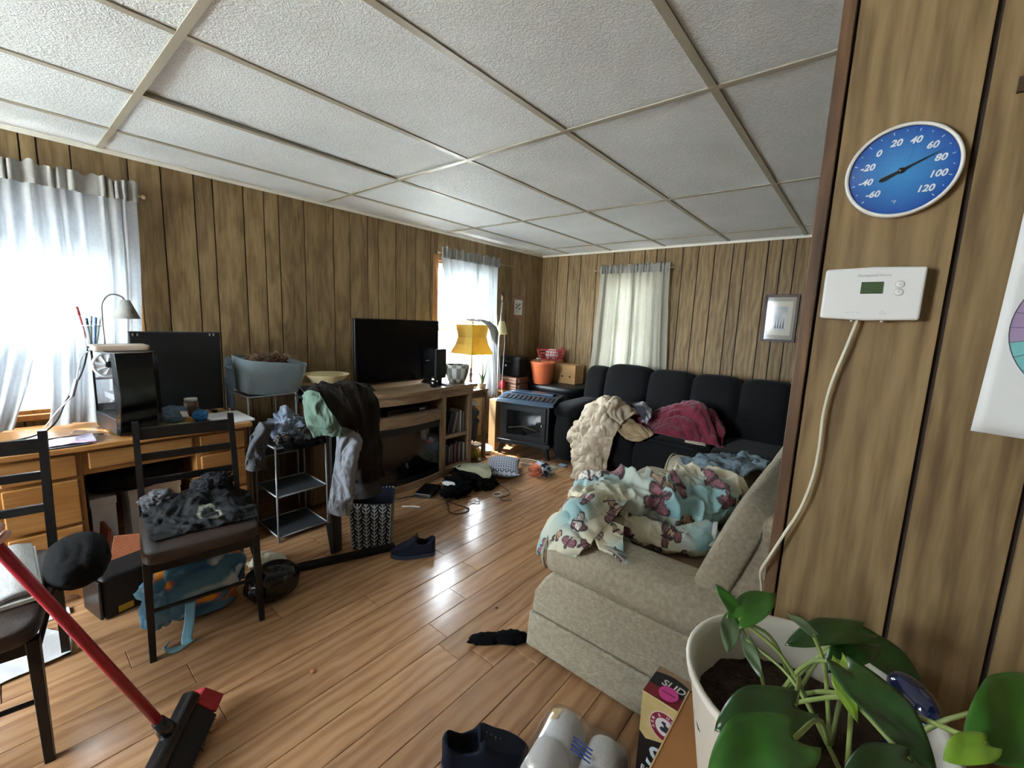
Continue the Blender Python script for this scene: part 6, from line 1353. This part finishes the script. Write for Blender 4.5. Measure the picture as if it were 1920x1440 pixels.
# ---- wrapped paper rolls
tpk = thing('paper_roll_pack', 'clear wrapped pack of white paper rolls on the floor beside the litter carton', 'paper rolls', (-.508,.992,0), R(8))
m_tis = M('white_tissue', '#d6d5d1', .9, var=.04, bs=90, bst=.3)
for (x_, z_) in ((-.075,.078),(.062,.064)):
    for y_ in (-.055,.057):
        obj('roll', MB().lathe([(.020,-.05),(.055,-.052),(.061,-.046),(.062,.046),(.055,.052),(.020,.05)],32,mat=Matrix.Translation((x_,y_,z_))@Matrix.Rotation(R(90),4,'X'),cap=False), m_tis, tpk, smooth=True)
def wrapcol(): pass
secs = []
for y_, sc2 in ((-.128,.35),(-.122,.75),(-.108,.97),(-.05,1.03),(.0,1.01),(.06,1.03),(.112,.97),(.126,.75),(.132,.35)):
    row = []
    for i in range(40):
        t = 2*PI*i/40; cx_, cz_ = -.006, .071
        ax_, az_ = .140*sc2*math.copysign(abs(math.cos(t))**.55,math.cos(t)), .068*sc2*math.copysign(abs(math.sin(t))**.6,math.sin(t))
        dip = -.012*math.exp(-((ax_-.0)/.02)**2) if math.sin(t) > 0 else 0
        row.append((cx_+ax_, y_, max(.001, cz_+az_+dip+(.010 if ax_ < 0 else -.006)*(math.sin(t) > 0))))
    secs.append(row)
obj('plastic_wrap', MB().grid(np.array(secs), True), glass('wrap_film', (.95,.96,.98,1), .22, .14), tpk, smooth=True)
m_lblue = M('print_blue', '#2a4b9a', .4)
for k in range(4): obj('blue_print', MB().bar((-.03+.002*k,.035-.012*k,.1345-.001*k),(.035+.002*k,.028-.012*k,.1315-.001*k),.005,.001), m_lblue, tpk)
obj('yellow_print', MB().bar((-.112,.055,.131),(-.112,.10,.129),.035,.001,(-.45,0,.9)), M('print_yellow', '#c99a2c', .4), tpk)

# ================================================================== red broom and the hand on it
bmr = thing('broom', 'broom with a red handle and black angled head standing on the floor', 'broom', (-1.46,.25,0))
m_redh = M('red_handle', '#8c0e1e', .35, var=.06); m_cap = M('black_broom_cap', '#101013', .25); m_bris = M('black_bristles', '#0d0d0f', .8, bs=300, bst=.6, stretch=(1,1,.1)); m_brisr = M('red_bristles', '#a8232c', .75, bs=300, bst=.6)
HB, HT = Vector((-1.46,.225,.135)), Vector((-1.461,-.162,1.15)); ax = (HT-HB).normalized(); wd = Vector((-.156,.136,.03)).normalized(); wd = (wd-ax*wd.dot(ax)).normalized(); nrm = ax.cross(wd)
def bl(*pts): return [tuple(Vector(p)-bmr.location) for p in pts]
obj('handle', MB().tube(bl(HB+ax*.03, HB+ax*.3, HT), .0125, 14), m_redh, bmr, smooth=True)
obj('collar', MB().tube(bl(HB-ax*.005, HB+ax*.02, HB+ax*.05), [.024,.021,.016], 12), m_cap, bmr, smooth=True)
def slab(w0, w1, c0, c1, d0, d1, th0, th1):
    """block from axial offset d0 to d1, across widths"""
    vs = []
    for d_, w_, c_, th_ in ((d0,w0,c0,th0),(d1,w1,c1,th1)):
        for sw_, sn in ((-1,-1),(1,-1),(1,1),(-1,1)): vs.append(HB+ax*d_+wd*(c_+sw_*w_)+nrm*sn*th_)
    return MB().add(bl(*vs), [(3,2,1,0),(4,5,6,7),(0,1,5,4),(1,2,6,5),(2,3,7,6),(3,0,4,7)])
obj('cap', slab(.125,.118,-.0,-.0,-.045,-.004,.026,.020), m_cap, bmr, bevel=.012, seg=3)
obj('bristles', slab(.145,.120,-.035,-.025,-.140,-.046,.034,.022), m_bris, bmr, bevel=.004); obj('red_bristles', slab(.030,.026,.142,.122,-.132,-.046,.034,.022), m_brisr, bmr, bevel=.004)
mb = MB(); rr_ = random.Random(2)
for i in range(220):
    a_, b_ = rr_.uniform(-1,1), rr_.uniform(-1,1); p0 = HB-ax*.046+wd*(-.025+a_*.118)+nrm*b_*.02; p1 = HB-ax*rr_.uniform(.138,.148)+wd*(-.035+a_*.145)+nrm*b_*.034
    p1.z = max(p1.z,.001); mb.tube(bl(p0,p1), .0012, 3, False)
obj('bristle_tips', mb, m_bris, bmr, kind='stuff')
for o in bmr.children:
    for v_ in o.data.vertices: v_.co.z = max(v_.co.z, .0005)
# ---- person whose hand is closed on the broom handle
pn = thing('person', 'person in a dark top and trousers holding the red broom handle', 'person', (-1.36,-.66,0))
m_skin = M('skin', '#c08d74', .55, var=.06); m_top = M('dark_knit_top', '#1f2126', .95, bs=200, spec=.2); m_trs = M('dark_trousers', '#17191f', .95, bs=200, spec=.2); m_hair = M('brown_hair', '#33241b', .7, bs=120, bst=.6, stretch=(1,1,.2))
def skin(name, V, E, Rr, mat, par, root=0, sub=2):
    me = bpy.data.meshes.new(name); me.from_pydata([tuple(Vector(v)-pn.location) for v in V], E, []); me.materials.append(mat)
    o = bpy.data.objects.new(name, me); C.objects.link(o); o.parent = par
    sk_ = o.modifiers.new('skin', 'SKIN'); sk_.use_smooth_shade = True
    for i, r_ in enumerate(Rr):
        d_ = me.skin_vertices[0].data[i]; d_.radius = r_ if isinstance(r_, tuple) else (r_, r_); d_.use_root = (i == root)
    sb = o.modifiers.new('sub', 'SUBSURF'); sb.levels = sub; sb.render_levels = sub
    return o
px, py = -1.36, -.66
G = HB + ax*((.872-HB.z)/ax.z)                     # grip point on the handle
side = Vector((0,1,0)); side = (side-ax*side.dot(ax)).normalized(); fr = side.cross(ax).normalized()
wrist = G - side*.075 - ax*.012 + fr*.01
elbow = Vector((px-.10,py+.14,1.06)); shl = Vector((px-.17,py,1.38)); shr = Vector((px+.17,py,1.38))
elr = Vector((px+.22,py-.03,1.10)); wrr = Vector((px+.21,py+.06,.86))
Vb = [(px,py,.92),(px,py-.01,1.08),(px,py,1.26),(px,py+.005,1.40),(px,py+.01,1.48),(px,py+.02,1.56),
      shl,elbow,wrist, shr,elr,wrr,
      (px-.09,py,.86),(px-.10,py+.02,.48),(px-.10,py-.02,.09),(px-.10,py+.13,.035),
      (px+.09,py,.86),(px+.10,py+.02,.48),(px+.10,py-.02,.09),(px+.10,py+.13,.035),
      (px+.205,py+.085,.80),(px+.20,py+.10,.75)]
Eb = [(0,1),(1,2),(2,3),(3,4),(4,5),(3,6),(6,7),(7,8),(3,9),(9,10),(10,11),(0,12),(12,13),(13,14),(14,15),(0,16),(16,17),(17,18),(18,19),(11,20),(20,21)]
Rb = [(.12,.09),(.11,.085),(.12,.085),(.07,.06),.048,.047,.050,.040,.029,.050,.040,.03,.08,.055,.038,.032,.08,.055,.038,.032,(.038,.018),(.03,.012)]
body = skin('body', Vb, Eb, Rb, m_skin, pn)
skin('top', [(px,py,.77),(px,py,.93),Vb[1],Vb[2],Vb[3],shl,elbow,elbow.lerp(wrist,.8),shr,elr,elr.lerp(wrr,.85)], [(0,1),(1,2),(2,3),(3,4),(4,5),(5,6),(6,7),(4,8),(8,9),(9,10)], [(.165,.13),(.165,.13),(.155,.12),(.165,.125),(.11,.095),.085,.058,.043,.085,.058,.043], m_top, pn, root=3)
for s in (-1,1):
    skin('trouser_leg', [(px+s*.07,py,1.0),(px+s*.085,py,.82),(px+s*.10,py+.015,.48),(px+s*.10,py-.02,.10)], [(0,1),(1,2),(2,3)], [(.075,.09),(.092,.10),.07,.06], m_trs, pn)
# head with a face, turned towards the broom (+y)
hc = Vector((px,py+.03,1.65))
V0, F0 = ico(4); P = V0*np.array((.076,.095,.112)); 
yy, zz, xx = V0[:,1], V0[:,2], V0[:,0]
P[:,1] += .020*np.exp(-((xx/.16)**2+((zz+.12)/.20)**2))*(yy > 0)            # nose
P[:,1] -= .010*(np.exp(-(((np.abs(xx)-.38)/.18)**2+((zz-.08)/.13)**2)))*(yy > 0)   # eye sockets
P[:,0] *= np.where(zz < -.2, 1-.25*(-zz-.2), 1)                             # jaw
mb = MB(); mb.v = [tuple(map(float,p)) for p in P+np.array(hc-pn.location)]; mb.f = F0
hd_ = obj('head', mb, m_skin, pn, smooth=True)
for s in (-1,1):
    obj('eye', MB().squad(tuple(hc-pn.location+Vector((s*.030,.083,.010))),(.009,.006,.005),1,n=8), m_black, hd_, smooth=True)
    obj('ear', MB().squad(tuple(hc-pn.location+Vector((s*.078,-.005,-.005))),(.010,.018,.028),.9,n=8), m_skin, hd_, smooth=True)
obj('mouth', MB().squad(tuple(hc-pn.location+Vector((0,.090,-.052))),(.022,.006,.006),1,n=8), M('lips', '#9a5f54', .5), hd_, smooth=True)
sel = (V0[:,2] > .25) | (V0[:,1] < -.15)
Ph = V0*np.array((.086,.105,.122))*(1+.03*folds(V0,6,3)[:,None]); Ph[~sel] *= .8
mb = MB(); mb.v = [tuple(map(float,p)) for p in Ph+np.array(hc-pn.location)+np.array((0,-.012,.008))]; mb.f = F0; obj('hair', mb, m_hair, pn, smooth=True)
# closed hand: palm behind the handle, four fingers and a thumb around it
def around(t, r_, h): return G + ax*h + (side*math.cos(t)+fr*math.sin(t))*r_
skin('palm', [wrist, around(R(180),.040,.0), around(R(180),.034,.030), around(R(180),.034,-.028)], [(0,1),(1,2),(1,3)], [.026,(.030,.018),(.020,.014),(.020,.014)], m_skin, body)
for i, (h, r_, l_) in enumerate(((.036,.0096,1.0),(.014,.010,1.08),(-.008,.0096,1.03),(-.029,.0086,.85))):
    skin('finger', [around(R(185),.036,h), around(R(115),.033,h), around(R(60),.031,h), around(R(60-70*l_),.027,h-.001), around(R(60-125*l_),.024,h-.002)], [(0,1),(1,2),(2,3),(3,4)], [r_*1.1,r_*1.05,r_,r_*.95,r_*.8], m_skin, body)
skin('thumb', [around(R(195),.036,.010), around(R(250),.032,.030), around(R(300),.027,.042), around(R(345),.025,.045)], [(0,1),(1,2),(2,3)], [.013,.0115,.0105,.008], m_skin, body)
for s in (-1,1): obj('shoe', MB().squad((s*.10,.06,.045),(.048,.135,.045),.7,.6,bot=.0), m_black, pn, smooth=True)
